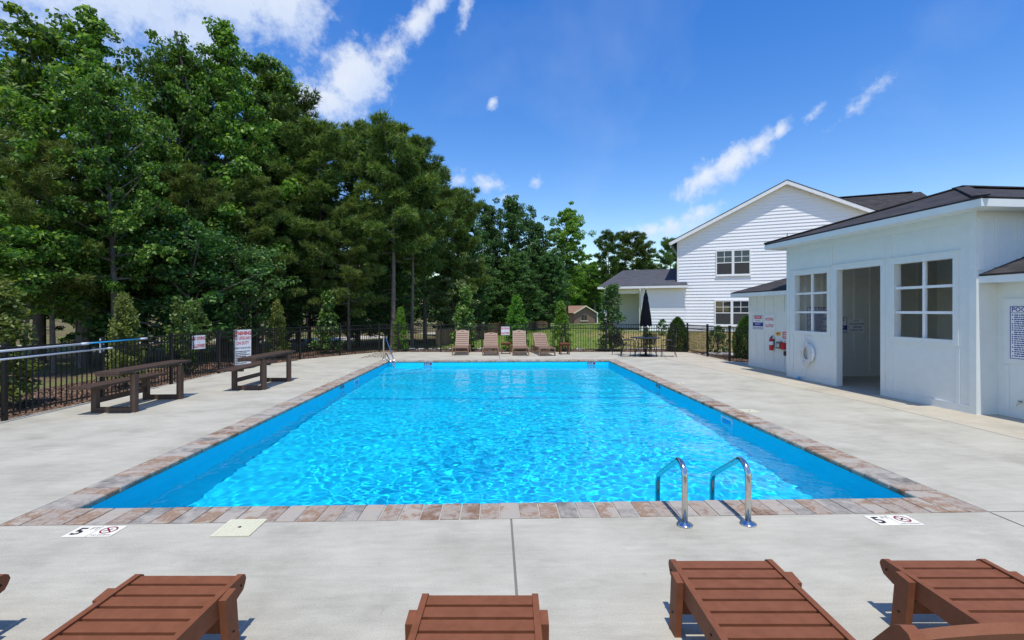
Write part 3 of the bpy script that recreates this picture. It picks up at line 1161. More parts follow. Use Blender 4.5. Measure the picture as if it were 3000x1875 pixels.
    MB().box(-1.66, -1.15, .430, .449, 1.14, 1.70).build('notice_board', M['white_paint'], ph, bevel=.003)
    MB().box(-2.55, 0, .434, .449, 0, .10).build('base_board', M['white_paint'], ph)
    bt = MB().box(-.03, .03, .384, .399, .10, .88).build('batten', M['white_paint'], ph, bevel=.003)
    bt.location = (Lm + .14, 0, 0)
    copies(bt, [(Lm + .60, 0, 0), (Lm + 1.05, 0, 0)])
    MB().box(Lm + .10, Lm + 1.3, .380, .399, .90, 2.0).build('notice_board', M['white_paint'], ph, bevel=.004)
    # main hip roof with fascia and soffit
    o = .40
    s0, s1, n0, n1 = -o, Lm + o, -o, 4.6
    ze, rise = 3.67, .93
    half = (s1 - s0) / 2
    sm = (s0 + s1) / 2
    rb = MB()
    zp = ze + rise
    roof_mesh(rb, [[(s0, n0, ze), (s1, n0, ze), (sm, n0 + half, zp)],
                   [(s1, n0, ze), (s1, n1, ze), (sm, n1, zp), (sm, n0 + half, zp)],
                   [(s0, n1, ze), (s0, n0, ze), (sm, n0 + half, zp), (sm, n1, zp)]], .03)
    ro = rb.build('roof', M['shingle_black'], ph, uv=True)
    MB().bar((sm, n0 + half - .1, zp + .015), (sm, n1, zp + .015), .26, .03).build('ridge_cap', M['shingle_black'], ro, uv=True)
    for sx in (s0, s1):
        MB().bar((sx, n0, ze + .012), (sm, n0 + half, zp + .012), .22, .025).build('hip_cap', M['shingle_black'], ro, uv=True)
    f = MB()
    f.box(s0, s1, n0, n0 + .025, ze - .16, ze - .035)
    f.box(s1 - .025, s1, n0 + .025, n1, ze - .16, ze - .035)
    f.box(s0, s0 + .025, n0 + .025, n1, ze - .16, ze - .035)
    f.build('fascia', M['white_paint'], ph, bevel=.003)
    f = MB()
    f.box(s0 + .026, s1 - .026, n0 + .026, -.001, ze - .150, ze - .135)
    f.box(Lm + .001, s1 - .026, .0, n1, ze - .150, ze - .135)
    f.box(s0 + .026, -.001, .0, n1, ze - .150, ze - .135)
    f.build('soffit', M['white_paint'], ph)
    # wing roofs: lean up toward the back
    for (a0, a1, zz, hipleft) in ((-2.55 - .35, -.002, 2.39, True), (Lm + .002, Lm + 5.0, 2.42, False)):
        rb = MB()
        nn0, nn1, up = .02, 3.4, 1.25
        if hipleft:
            roof_mesh(rb, [[(a0, nn0, zz), (a1, nn0, zz), (a1, nn1, zz + up), (a0 + 2.2, nn0 + 2.2, zz + up * 2.2 / (nn1 - nn0)), ],
                           [(a0, nn0, zz), (a0 + 2.2, nn0 + 2.2, zz + up * 2.2 / (nn1 - nn0)), (a0, nn1, zz)]], .03)
        else:
            roof_mesh(rb, [[(a0, nn0, zz), (a1, nn0, zz), (a1, nn1, zz + up), (a0, nn1, zz + up)]], .03)
        rb.build('wing_roof', M['shingle_black'], ph, uv=True)
        f = MB().box(a0, a1, nn0, nn0 + .025, zz - .15, zz - .035)
        if hipleft:
            f.box(a0, a0 + .025, nn0 + .025, nn1, zz - .15, zz - .035)
        f.build('fascia', M['white_paint'], ph, bevel=.003)
        f = MB().box(a0 + .03, a1, nn0 + .026, .45 if hipleft else .40, zz - .14, zz - .125)
        if hipleft:
            f.box(a0 + .03, -2.551, .45, nn1, zz - .14, zz - .125)
        f.build('soffit', M['white_paint'], ph)


build_pool_house()


# ------------------------------------------------------------------ signs and fittings on the pool house
def ph_thing(name, label, cat, s, n, z, group=None):
    return thing(name, label, cat, ph_point(s, n, z), PH_RZ, group)


def sign_panel(t, w, h, mat=None, th=.006, border=None):
    MB().box(-w / 2, w / 2, -th, 0, 0, h).build('panel', mat or M['sign_white'], t)
    if border:
        b = MB()
        k, q = .012, .010
        y0, y1 = -th - .0015, -th - .0002
        b.box(-w / 2 + q, w / 2 - q, y0, y1, h - q - k, h - q).box(-w / 2 + q, w / 2 - q, y0, y1, q, q + k)
        b.box(-w / 2 + q, -w / 2 + q + k, y0, y1, q + k, h - q - k).box(w / 2 - q - k, w / 2 - q, y0, y1, q + k, h - q - k)
        b.build('border', border, t)


def fine_lines(t, x0, x1, ztop, zbot, rows, mat, y=-.0075, seed=1, num=True):
    """rows of print too small to read"""
    rng = random.Random(seed)
    b = MB()
    dz = (ztop - zbot) / rows
    for r_ in range(rows):
        z = ztop - dz * (r_ + .5)
        h = dz * .52
        if num and rng.random() < .6:
            b.box(x0, x0 + .02, y, y + .001, z - h / 2, z + h / 2)
        x = x0 + (.035 if num else 0)
        end = x1 - rng.uniform(0, .3) * (x1 - x0) * (rng.random() < .5)
        while x < end - .01:
            w = rng.uniform(.018, .06)
            b.box(x, min(end, x + w), y, y + .001, z - h / 2, z + h / 2)
            x += w + .009
    b.build('small_print', mat, t)


def rules_sign(s, n, z, w, h, label):
    t = ph_thing('rules_sign', label, 'sign', s, n, z)
    sign_panel(t, w, h, border=M['sign_blue'])
    put_text(t, 'POOL RULES', .115 * h, M['sign_blue'], 0, h * .925, -.008, bold=.002)
    MB().box(-w / 2 + .022, w / 2 - .022, -.0075, -.0062, h * .862, h * .872).build('rule_line', M['sign_blue'], t)
    fine_lines(t, -w / 2 + .04, w / 2 - .04, h * .845, .04, 20, M['sign_blue'], seed=int(w * 1000))
    return t


rules_sign(Lm_ := 4.96 + .52, .379, .98, .66, .90, 'blue lettered pool rules sign on the near wing beside the corner')
def on_end_wall(t, n, z):
    t.location = ph_point(.13 + .0815 + .002, n, z)
    t.rotation_euler = (0, 0, PH_RZ + R(90))


on_end_wall(rules_sign(0, 0, 0, .62, .72, 'pool rules sign on the inside wall seen through the smaller window'), .72, 1.18)


def warning_blue(s, n, z, w, h, label):
    t = ph_thing('warning_sign', label, 'sign', s, n, z)
    out_ = t
    sign_panel(t, w, h, border=M['sign_blue'])
    MB().box(-w / 2 + .09, w / 2 - .09, -.0078, -.0062, h * .73, h * .92).build('red_band', M['sign_red'], t)
    put_text(t, 'WARNING', h * .155, M['sign_white'], 0, h * .825, -.009, sx=.82, bold=.001)
    put_text(t, 'NO LIFEGUARD', h * .13, M['sign_blue'], 0, h * .60, -.008, sx=.66)
    MB().box(-w / 2 + .022, w / 2 - .022, -.0078, -.0062, h * .22, h * .48).build('blue_band', M['sign_blue'], t)
    put_text(t, 'ON DUTY', h * .17, M['sign_white'], 0, h * .35, -.009, sx=.85, bold=.001)
    fine_lines(t, -w / 2 + .04, w / 2 - .04, h * .17, h * .07, 2, M['sign_blue'], num=False, seed=3)
    return out_


warning_blue(-2.01, .429, 1.20, .56, .46, 'red and blue warning sign on the far wing wall, nearest its outer corner')
on_end_wall(warning_blue(0, 0, 0, .46, .46, 'red and blue warning sign on the inside wall just past the door jamb'), 1.36, 1.17)
t = ph_thing('shower_sign', 'small white shower reminder sign with blue letters seen through the doorway', 'sign', 0, 0, 0)
on_end_wall(t, 1.86, 1.19)
sign_panel(t, .46, .38)
put_text(t, 'Please', .075, M['sign_blue'], -.12, .24, -.008, shear=.3)
put_text(t, 'SHOWER', .06, M['sign_blue'], .095, .24, -.008, bold=.001)
put_text(t, 'BEFORE', .07, M['sign_blue'], .03, .155, -.008, bold=.001)
put_text(t, 'ENTERING POOL', .05, M['sign_blue'], 0, .07, -.008, bold=.001)
wv = MB()
wv.tube([(-.06, -.0075, .315), (-.03, -.0075, .335), (0, -.0075, .342), (.03, -.0075, .335), (.06, -.0075, .315)], .005, 6)
wv.build('wave_mark', M['sign_blue'], t)

t = ph_thing('no_diving_sign', 'white no diving sign with red letters on the far wing wall', 'sign', -1.42, .429, 1.24)
sign_panel(t, .46, .40)
put_text(t, 'NO DIVING', .135, M['sign_red'], 0, .29, -.008, sx=.55, bold=.002)
put_text(t, 'is', .06, M['sign_red'], 0, .19, -.008)
put_text(t, 'ALLOWED', .135, M['sign_red'], 0, .09, -.008, sx=.62, bold=.002)

t = ph_thing('fire_extinguisher', 'red fire extinguisher hanging on the far wing wall', 'extinguisher', -1.24, .36, .60)
MB().lathe([(.055, 0), (.062, .012), (.062, .30), (.05, .335), (.022, .355), (.022, .375)], 16).build('cylinder', M['red'], t)
MB().lathe([(.0628, .16), (.0628, .27)], 16).build('paper_label', M['sign_white'], t)
MB().box(-.016, .016, -.02, .02, .376, .40).bar((-.01, -.0, .398), (.085, 0, .425), .02, .012).bar((-.01, 0, .405), (.075, 0, .452), .02, .01).build('valve_lever', M['black_steel'], t)
MB().tube([(-.02, 0, .385), (-.06, 0, .37), (-.075, 0, .30), (-.072, 0, .12)], .009, 8).build('hose', M['black_steel'], t)
MB().box(-.03, .03, .058, .088, .12, .34).build('wall_bracket', M['black_steel'], t)

t = ph_thing('arrow_sign', 'small yellow arrow sign on the far wing wall above the extinguisher', 'sign', -1.02, .433, 1.05)
MB().prism([(-.11, .06), (-.05, .115), (.06, .115), (.09, .085), (.09, .03), (.06, 0), (-.05, 0)], 0, .005, Matrix.Rotation(R(90), 4, 'X')).build('panel', M['yellow'], t)
MB().prism([(-.07, .06), (-.02, .10), (-.02, .075), (.05, .075), (.05, .045), (-.02, .045), (-.02, .02)], .0055, .007, Matrix.Rotation(R(90), 4, 'X')).build('arrow', M['sign_red'], t)

t = ph_thing('emergency_sign', 'small red emergency sign with white marks beside the pavilion corner', 'sign', -.70, .433, .95)
sign_panel(t, .24, .29)
MB().box(-.11, .11, -.008, -.0062, .03, .235).build('red_band', M['sign_red'], t)
b = MB()
for z in (.06, .115, .17):
    b.box(-.07, -.02, -.0095, -.0082, z, z + .032).box(-.008, .03, -.0095, -.0082, z, z + .032).box(.042, .075, -.0095, -.0082, z, z + .032)
b.build('small_print', M['sign_white'], t)

t = ph_thing('emergency_phone', 'grey and red emergency call box below the red sign', 'phone box', -.86, .449, .68)
MB().box(-.15, .03, -.10, 0, .0, .20).build('case', M['grey_plastic'], t, bevel=.012, seg=2)
MB().box(.035, .17, -.08, 0, -.02, .18).build('red_case', M['red'], t, bevel=.01, seg=2)
b = MB()
for z in (.05, .085, .12):
    b.box(-.12, 0, -.104, -.1005, z, z + .018)
b.build('speaker_slots', M['sign_white'], t)
t = ph_thing('outlet_box', 'small dark weatherproof outlet box low on the far wing wall', 'outlet', -.68, .449, .49)
MB().box(-.055, .055, -.05, 0, 0, .13).build('case', M['grey_plastic'], t, bevel=.008)
MB().box(-.045, .045, -.058, -.0505, .01, .12).build('cover', M['black_steel'], t)

# life ring with its rope
t = ph_thing('life_ring', 'white life ring with a coiled throw rope hanging below the smaller window', 'life ring', .86, -.06, .48)
b = MB()
ring = []
Rr, rr = .205, .052
for k in range(32):
    a = 2 * math.pi * k / 32
    ring.append(Vector((Rr * math.cos(a), 0, .22 + Rr * math.sin(a))))
vs = []
for k in range(32):
    a = 2 * math.pi * k / 32
    d = Vector((math.cos(a), 0, math.sin(a)))
    vs.append([b.bm.verts.new(ring[k] + d * rr * math.cos(2 * math.pi * j / 10) + Vector((0, 1, 0)) * rr * .8 * math.sin(2 * math.pi * j / 10)) for j in range(10)])
for k in range(32):
    for j in range(10):
        f = b.bm.faces.new((vs[k][j], vs[(k + 1) % 32][j], vs[(k + 1) % 32][(j + 1) % 10], vs[k][(j + 1) % 10]))
        f.smooth = True
b.build('ring', M['sign_white'], t)
for a in (45, 135, 225, 315):
    c = Vector((Rr * math.cos(R(a)), 0, .22 + Rr * math.sin(R(a))))
    b = MB()
    dd = Vector((-math.sin(R(a)), 0, math.cos(R(a))))
    b.tube([c - dd * .022, c + dd * .022], rr * 1.07, 12)
    b.build('band', M['rope'], t)
rg = random.Random(9)
b = MB()
for q in range(7):
    pts = []
    ox, oz, rx, rz_ = rg.uniform(-.05, .05), rg.uniform(-.04, .05), rg.uniform(.13, .24), rg.uniform(.18, .27)
    for k in range(25):
        a = 2 * math.pi * k / 24
        pts.append((ox + rx * math.cos(a), -.055 + rg.uniform(-.006, .006), .20 + oz + rz_ * math.sin(a)))
    b.tube(pts, .0085, 6, False)
b.tube([(-.02, -.03, .62), (-.06, -.05, .5), (-.10, -.06, .40), (-.09, -.065, .28), (-.05, -.065, .12)], .011, 6)
b.tube([(.02, -.03, .62), (.04, -.05, .5), (.05, -.06, .42)], .011, 6)
b.build('rope', M['rope'], t)
b = MB()
b.tube([(-.10, -.06, .02), (-.07, -.065, -.10), (-.09, -.06, -.22), (-.12, -.06, -.32), (-.05, -.06, -.26), (-.03, -.06, -.34), (-.12, -.06, -.44), (-.18, -.07, -.45)], .0075, 6)
b.tube([(.12, -.06, .02), (.13, -.065, -.06), (.08, -.06, -.14), (-.02, -.06, -.10), (-.08, -.06, -.02)], .0075, 6)
b.build('rope_tail', M['rope'], t)
MB().box(-.02, .02, 0, .058, .60, .66).box(-.02, .02, -.04, .058, .585, .60).build('hook', M['trim_white'], t)
t = ph_thing('float_weight', 'small blue float on the end of the white life ring rope', 'float', .62, -.10, 0.0)
MB().lathe([(.03, 0), (.042, .012), (.042, .05), (.028, .065)], 12).build('float_body', M['pole_blue'], t)
MB().tube([(0, 0, .064), (.02, 0, .09), (.04, .02, .07)], .006, 6).build('cord', M['rope'], t)
t = ph_thing('hose_tap', 'brass garden tap low on the near wing wall under the rules sign', 'tap', 4.96 + .36, .399, .27)
MB().tube([(0, 0, 0), (0, -.06, 0), (0, -.09, -.03), (0, -.095, -.055)], .012, 8).build('spout', M['cream'], t)
MB().lathe([(.028, .02), (.03, .028), (.01, .034)], 10, (0, -.045, 0)).build('handle', M['grey_plastic'], t)
t = ph_thing('security_light', 'white twin flood light high on the far wing roof against the siding', 'lamp', -.95, 2.3, 3.12)
MB().box(-.05, .05, -.03, .03, -.12, .06).build('bracket', M['trim_white'], t)
MB().box(-.11, .11, -.13, -.03, .0, .10).build('lamp_head', M['trim_white'], t, bevel=.01)


# ------------------------------------------------------------------ two storey house behind
def build_house():
    """own frame: x along the gable wall from its left corner, y inward, z up"""
    c, s = math.cos(R(1.886)), math.sin(R(1.886))
    cx, cd = 10.32, 30.0
    loc = Vector((cd * s + cx * c, cd * c - cx * s, .50))
    hs = thing('white_house', 'two storey house with white lap siding and a front facing gable', 'building', loc, R(-23 - 1.886))
    W, ze, za = 11.8, 5.68, 8.62                       # width, eave and apex above its base
    MB().prism([(0, 0), (W, 0), (W, ze), (W / 2, za), (0, ze)], -12, 0, Matrix.Rotation(R(90), 4, 'X')).build('wall', M['siding'], hs)
    MB().box(-.02, W + .02, -.03, 11.9, -.7, .02).build('foundation', M['brick'], hs)
    # lap siding, one board per course
    ex = .19
    z = .03
    protos = {}
    while z < za - .2:
        zm = min(z + ex, za)
        def half(zz):
            return W / 2 if zz <= ze else W / 2 * (za - zz) / (za - ze)
        h0, h1 = half(z), max(half(zm), .02)
        xa0, xa1, xb0, xb1 = W / 2 - h0, W / 2 + h0, W / 2 - h1, W / 2 + h1
        key = (round(xa0, 3), round(xb0, 3))
        if key in protos:
            o = protos[key].copy()
            COL.objects.link(o)
            o.location = (0, 0, z)
        else:
            b = MB()
            b._q([(xa0, -.034, 0), (xa1, -.034, 0), (xb1, -.004, ex), (xb0, -.004, ex), (xa0, -.0005, 0), (xa1, -.0005, 0), (xb1, -.0005, ex), (xb0, -.0005, ex)],
                 [(0, 1, 2, 3), (4, 0, 3, 7), (1, 5, 6, 2), (4, 5, 1, 0), (3, 2, 6, 7), (7, 6, 5, 4)])
            o = b.build('clapboard', M['siding'], hs, loc=(0, 0, z))
            protos[key] = o
        z += ex
    MB().box(-.045, .07, -.05, -.0355, 2.9, ze).build('corner_board', M['trim_white'], hs)
    # main roof, rakes
    o = .42
    oy = .38
    sl = (za - ze) / (W / 2)
    rb = MB()
    roof_mesh(rb, [[(-o, -oy, ze - sl * o + .12), (W / 2, -oy, za + .12), (W / 2, 12.2, za + .12), (-o, 12.2, ze - sl * o + .12)],
                   [(W + o, -oy, ze - sl * o + .12), (W / 2, -oy, za + .12), (W / 2, 12.2, za + .12), (W + o, 12.2, ze - sl * o + .12)]], .04)
    rb.build('roof', M['shingle_black'], hs, uv=True)
    for sg, x0 in ((1, -o), (-1, W + o)):
        f = MB()
        a, bb = Vector((x0, 0, ze - sl * o)), Vector((W / 2, 0, za))
        for (y0, y1, d0, d1) in ((-oy + .01, -oy + .045, -.14, .075), ):
            f._q([(a.x, y0, a.z + d0), (bb.x, y0, bb.z + d0), (bb.x, y0, bb.z + d1), (a.x, y0, a.z + d1), (a.x, y1, a.z + d0), (bb.x, y1, bb.z + d0), (bb.x, y1, bb.z + d1), (a.x, y1, a.z + d1)],
                 [(0, 1, 2, 3), (7, 6, 5, 4), (0, 4, 5, 1), (3, 2, 6, 7), (0, 3, 7, 4), (1, 5, 6, 2)])
        f.build('rake_board', M['trim_white'], hs)
        f = MB()
        y0, y1 = -oy + .046, -.036
        d0, d1 = -.10, -.085
        f._q([(a.x, y0, a.z + d0), (bb.x, y0, bb.z + d0), (bb.x, y0, bb.z + d1), (a.x, y0, a.z + d1), (a.x, y1, a.z + d0), (bb.x, y1, bb.z + d0), (bb.x, y1, bb.z + d1), (a.x, y1, a.z + d1)],
             [(0, 1, 2, 3), (7, 6, 5, 4), (0, 4, 5, 1), (3, 2, 6, 7), (0, 3, 7, 4), (1, 5, 6, 2)])
        f.build('soffit', M['trim_white'], hs)
    f = MB().box(-o - .08, -o, -oy + .05, 12, ze - sl * o - .09, ze - sl * o + .05)
    f.build('gutter', M['trim_white'], hs)
    # side gable roof to the right, ridge along the front
    rb = MB()
    roof_mesh(rb, [[(7.15, 3.0, 8.12), (13.0, 3.0, 8.12), (13.3, -.35, 6.3), (10.8, -.33, 6.31)], [(7.15, 3.0, 8.12), (13.0, 3.0, 8.12), (13.3, 7, 6.2), (7.2, 7, 6.2)]], .05)
    rb.build('side_roof', M['shingle_black'], hs, uv=True)
    MB().bar((7.2, 3.0, 8.14), (12.6, 3.0, 8.14), .3, .05).build('ridge_vent', M['shingle_black'], hs)
    MB().prism([(W + .002, .3), (12.9, .3), (12.9, 6.6), (W + .002, 6.6)], 0, 6.0).build('side_wall', M['siding'], hs)

    def twin(x0, z0, w=1.90, h=1.52):
        fr = MB()
        y0, y1 = -.075, -.036
        t_ = .07
        fr.box(x0, x0 + w, y0, y1, z0 + h - t_, z0 + h).box(x0, x0 + w, y0, y1, z0, z0 + t_)
        fr.box(x0, x0 + t_, y0, y1, z0 + t_, z0 + h - t_).box(x0 + w - t_, x0 + w, y0, y1, z0 + t_, z0 + h - t_)
        fr.box(x0 + w / 2 - .07, x0 + w / 2 + .07, y0, y1, z0 + t_, z0 + h - t_)
        wo = fr.build('window', M['trim_white'], hs)
        MB().box(x0 - .04, x0 + w + .04, -.10, -.076, z0 - .05, z0).build('sill', M['trim_white'], wo)
        for a0, a1 in ((x0 + t_, x0 + w / 2 - .07), (x0 + w / 2 + .07, x0 + w - t_)):
            zm = z0 + h * .5
            MB().box(a0, a1, -.050, -.0365, zm, z0 + h - t_).build('pane', M['glass'], wo)
            MB().box(a0, a1, -.054, -.0365, z0 + t_, zm - .03).build('pane', M['screen'], wo)
            g = MB().box(a0, a1, -.066, -.037, zm - .03, zm + .02)
            mx = (a0 + a1) / 2
            g.box(mx - .014, mx + .014, -.057, -.0505, zm + .02, z0 + h - t_)
            zq = (zm + z0 + h - t_) / 2
            g.box(a0, mx - .014, -.057, -.0505, zq - .014, zq + .014).box(mx + .014, a1, -.057, -.0505, zq - .014, zq + .014)
            g.build('muntin', M['trim_white'], wo)
    twin(2.17, 3.40)
    twin(2.10, .40, 1.92, 1.52)
    MB().tube([(5.95, -.05, 5.05), (5.95, -.05, 5.75)], .02, 6).build('vent_pipe', M['grey_plastic'], hs)
    # lean-to wing with porch on the left, set a little forward
    y0 = -.35
    xl, xr, zw = -4.55, .42, 2.72
    b = MB()
    b.box(-2.15, xr, y0, y0 + .2, .02, zw)
    b.box(-2.15, -2.0, y0 + .2, 3.4, .02, zw)
    b.box(xl, -2.15, 3.0, 3.2, .02, zw)
    wl = b.build('wing_wall', M['siding'], hs)
    bo = None
    z = .03
    while z < zw - .16:
        if bo is None:
            b = MB()
            b._q([(-2.15, y0 - .034, 0), (xr, y0 - .034, 0), (xr, y0 - .004, ex), (-2.15, y0 - .004, ex), (-2.15, y0 - .0005, 0), (xr, y0 - .0005, 0), (xr, y0 - .0005, ex), (-2.15, y0 - .0005, ex)],
                 [(0, 1, 2, 3), (4, 0, 3, 7), (1, 5, 6, 2), (4, 5, 1, 0), (3, 2, 6, 7), (7, 6, 5, 4)])
            bo = b.build('clapboard', M['siding'], hs, loc=(0, 0, z))
            b = MB()
            b._q([(xl, 2.966, 0), (-2.16, 2.966, 0), (-2.16, 2.996, ex), (xl, 2.996, ex), (xl, 2.9995, 0), (-2.16, 2.9995, 0), (-2.16, 2.9995, ex), (xl, 2.9995, ex)],
                 [(0, 1, 2, 3), (4, 0, 3, 7), (1, 5, 6, 2), (4, 5, 1, 0), (3, 2, 6, 7), (7, 6, 5, 4)])
            b2 = b.build('clapboard', M['siding'], hs, loc=(0, 0, z))
        else:
            for q in (bo, b2):
                o_ = q.copy()
                COL.objects.link(o_)
                o_.location = (0, 0, z)
        z += ex
    MB().box(-2.28, -2.08, y0 - .05, y0 - .036, .02, zw).build('corner_board', M['trim_white'], hs)
    MB().box(xl, xl + .16, y0 + .05, y0 + .21, .02, 2.38).build('porch_column', M['trim_white'], hs)
    MB().box(xl, -2.16, y0 + .02, y0 + .22, 2.38, zw).build('porch_beam', M['trim_white'], hs)
    MB().box(xl, xr, y0, 3.2, -.5, .02).build('porch_floor', M['concrete'], hs)
    MB().box(xl, -2.16, y0 + .22, 3.0, zw - .06, zw).build('porch_ceiling', M['trim_white'], hs)
    rb = MB()
    roof_mesh(rb, [[(xl - .30, y0 - .32, zw + .13), (xr + .2, y0 - .32, zw + .13), (0.0, 2.9, zw + 1.42), (xl + .65, 2.9, zw + 1.42)],
                   [(xl - .30, y0 - .32, zw + .13), (xl + .65, 2.9, zw + 1.42), (xl - .30, 3.6, zw + .13)]], .04)
    rb.build('wing_roof', M['shingle_grey'], hs, uv=True)
    MB().box(xl - .32, xr + .22, y0 - .42, y0 - .33, zw - .04, zw + .10).build('gutter', M['trim_white'], hs, bevel=.02)
    MB().box(xl - .3, xr + .2, y0 - .32, y0 - .036, zw - .03, zw - .01).build('soffit', M['trim_white'], hs)
    MB().tube([(-2.20, y0 - .37, zw - .04), (-2.20, y0 - .36, zw - .18), (-2.18, y0 - .10, zw - .36), (-2.18, y0 - .09, .1)], .045, 8).build('downspout', M['trim_white'], hs)


build_house()


# ------------------------------------------------------------------ brick house far off
def build_brick_house():
    bx, by = 18.3, 99.0
    z = float(terrain_z(bx, by)) - .15
    h = thing('brick_house', 'low brown brick house with a tan roof far across the lawn', 'building', (bx, by, z), R(28))
    W, Dp, ze, za = 5.4, 12.0, 2.45, 3.75
    MB().prism([(-W / 2, 0), (W / 2, 0), (W / 2, ze), (0, za), (-W / 2, ze)], -Dp, 0, Matrix.Rotation(R(90), 4, 'X')).build('wall', M['brick'], h)
    rb = MB()
    o = .45
    sl = (za - ze) / (W / 2)
    roof_mesh(rb, [[(-W / 2 - o, -.4, ze - sl * o + .1), (0, -.4, za + .1), (0, Dp + .4, za + .1), (-W / 2 - o, Dp + .4, ze - sl * o + .1)],
                   [(W / 2 + o, -.4, ze - sl * o + .1), (0, -.4, za + .1), (0, Dp + .4, za + .1), (W / 2 + o, Dp + .4, ze - sl * o + .1)]], .08)
    rb.build('roof', M['shingle_brown'], h, uv=True)
    for sg in (-1, 1):
        MB().bar((sg * (W / 2 + o), -.42, ze - sl * o), (0, -.42, za), .05, .22, up=(0, 0, 1)).build('rake_board', M['cream'], h)
    wd = MB().box(-1.0, .55, -.06, -.002, .75, 2.05).build('window', M['brown_faded'], h)
    for x0 in (-.92, -.18):
        MB().box(x0, x0 + .66, -.075, -.061, .83, 1.97).build('pane', M['glass'], wd)
    MB().box(-1.2, .8, -.12, -.002, .62, .75).build('sill', M['cream'], h)
    sw = MB().box(-W / 2 - .06, -W / 2 - .002, 3.0, 5.0, .8, 2.0).build('window', M['trim_white'], h)
    MB().box(-W / 2 - .075, -W / 2 - .061, 3.1, 4.9, .88, 1.92).build('pane', M['glass'], sw)
    MB().box(W / 2 - .15, W / 2 + .02, -.9, -.75, 0, ze).build('porch_post', M['trim_white'], h)


build_brick_house()


# ------------------------------------------------------------------ fences
def build_fence(name, label, pts, cat='fence', step=.105, first_post=True, last_post=True):
    f = thing(name, label, cat, (pts[0][0], pts[0][1], 0))
    H = 1.20
    o0 = Vector((pts[0][0], pts[0][1], 0))
    post = picket = None
    posts = [Vector((x, y, 0)) - o0 for x, y in pts]
    for i, p in enumerate(posts):
        if (i == 0 and not first_post) or (i == len(posts) - 1 and not last_post):
            continue
        a = posts[min(i + 1, len(posts) - 1)] - posts[max(i - 1, 0)]
        rz = math.atan2(a.y, a.x)
        if post is None:
            post = MB().box(-.03, .03, -.03, .03, 0, H + .04).box(-.038, .038, -.038, .038, H + .04, H + .065).build('post', M['black_alu'], f)
            q = post
        else:
            q = post.copy()
            COL.objects.link(q)
        q.location = p
        q.rotation_euler = (0, 0, rz)
    for a, b in zip(posts[:-1], posts[1:]):
        d = (b - a)
        L_ = d.length
        u = d.normalized()
        rz = math.atan2(u.y, u.x)
        for z in (H - .015, H - .17, .12):
            MB().box(.032, L_ - .032, -.014, .014, -.015, .015).build('rail', M['black_alu'], f, loc=(a.x, a.y, z)).rotation_euler = (0, 0, rz)
        n = max(1, round((L_ - .06) / step))
        for k in range(1, n):
            p = a + u * (.03 + (L_ - .06) * k / n)
            if picket is None:
                picket = MB().box(-.008, .008, -.008, .008, .06, H - .031).build('picket', M['black_alu'], f)
                q = picket
            else:
                q = picket.copy()
                COL.objects.link(q)
            q.location = (p.x, p.y, 0)
            q.rotation_euler = (0, 0, rz)
    return f


build_fence('pool_fence', 'black metal picket fence beside the picnic benches, in front of the wood', FL, last_post=False)
build_fence('pool_fence', 'black metal picket fence behind the row of four lounge chairs', FB)
build_fence('pool_gate_fence', 'short black picket fence with a gate beside the pool house', FR, first_post=False, last_post=False)


def fence_sign_left(Y, z, w, h):
    """point on the left fence at height z, sign facing the deck"""
    for (x0, y0), (x1, y1) in zip(FL[:-1], FL[1:]):
        if y0 <= Y <= y1:
            k = (Y - y0) / (y1 - y0)
            return (x0 + (x1 - x0) * k + .02, Y, z), math.atan2(y1 - y0, x1 - x0)


def no_diving(loc, rz, label, w=.36, h=.36):
    t = thing('no_diving_sign', label, 'sign', loc, rz)
    sign_panel(t, w, h)
    b = MB()
    put_text(t, 'NO DIVING', .125, M['sign_red'], 0, h * .77, -.008, sx=.54, bold=.004)
    put_text(t, 'is', .05, M['sign_red'], 0, h * .5, -.008)
    put_text(t, 'ALLOWED', .125, M['sign_red'], 0, h * .22, -.008, sx=.58, bold=.004)
    for sx in (-1, 1):
        MB().lathe([(.006, 0), (.006, .004)], 8).build('tie', M['black_steel'], t, loc=(sx * w * .42, -.008, h * .93)).rotation_euler = (R(90), 0, 0)


p, rz = fence_sign_left(13.05, .78, 0, 0)
no_diving((p[0] + .03, p[1], p[2]), R(68), 'white no diving sign tied to the fence beyond the nearer picnic bench')
no_diving((.40, 20.86, .74), R(-1.5), 'white no diving sign on the back fence between the lounge chairs', .37, .36)

p, rz = fence_sign_left(15.0, .05, 0, 0)
t = thing('warning_sign', 'tall white warning sign on the fence behind the second picnic bench', 'sign', (p[0] + .05, p[1], .06), R(62))
w, h = .56, 1.15
sign_panel(t, w, h)
put_text(t, 'WARNING', .155, M['sign_red'], 0, h * .905, -.008, sx=.74, bold=.007)
put_text(t, 'NO LIFEGUARD', .135, M['sign_red'], 0, h * .775, -.008, sx=.55, bold=.003)
put_text(t, 'ON DUTY', .135, M['sign_red'], 0, h * .645, -.008, sx=.66, bold=.003)
put_text(t, 'SWIM AT YOUR OWN RISK', .075, M['sign_black'], 0, h * .515, -.008, sx=.56, bold=.001)
fine_lines(t, -w / 2 + .05, w / 2 - .04, h * .45, h * .05, 9, M['sign_black'], num=False, seed=8)

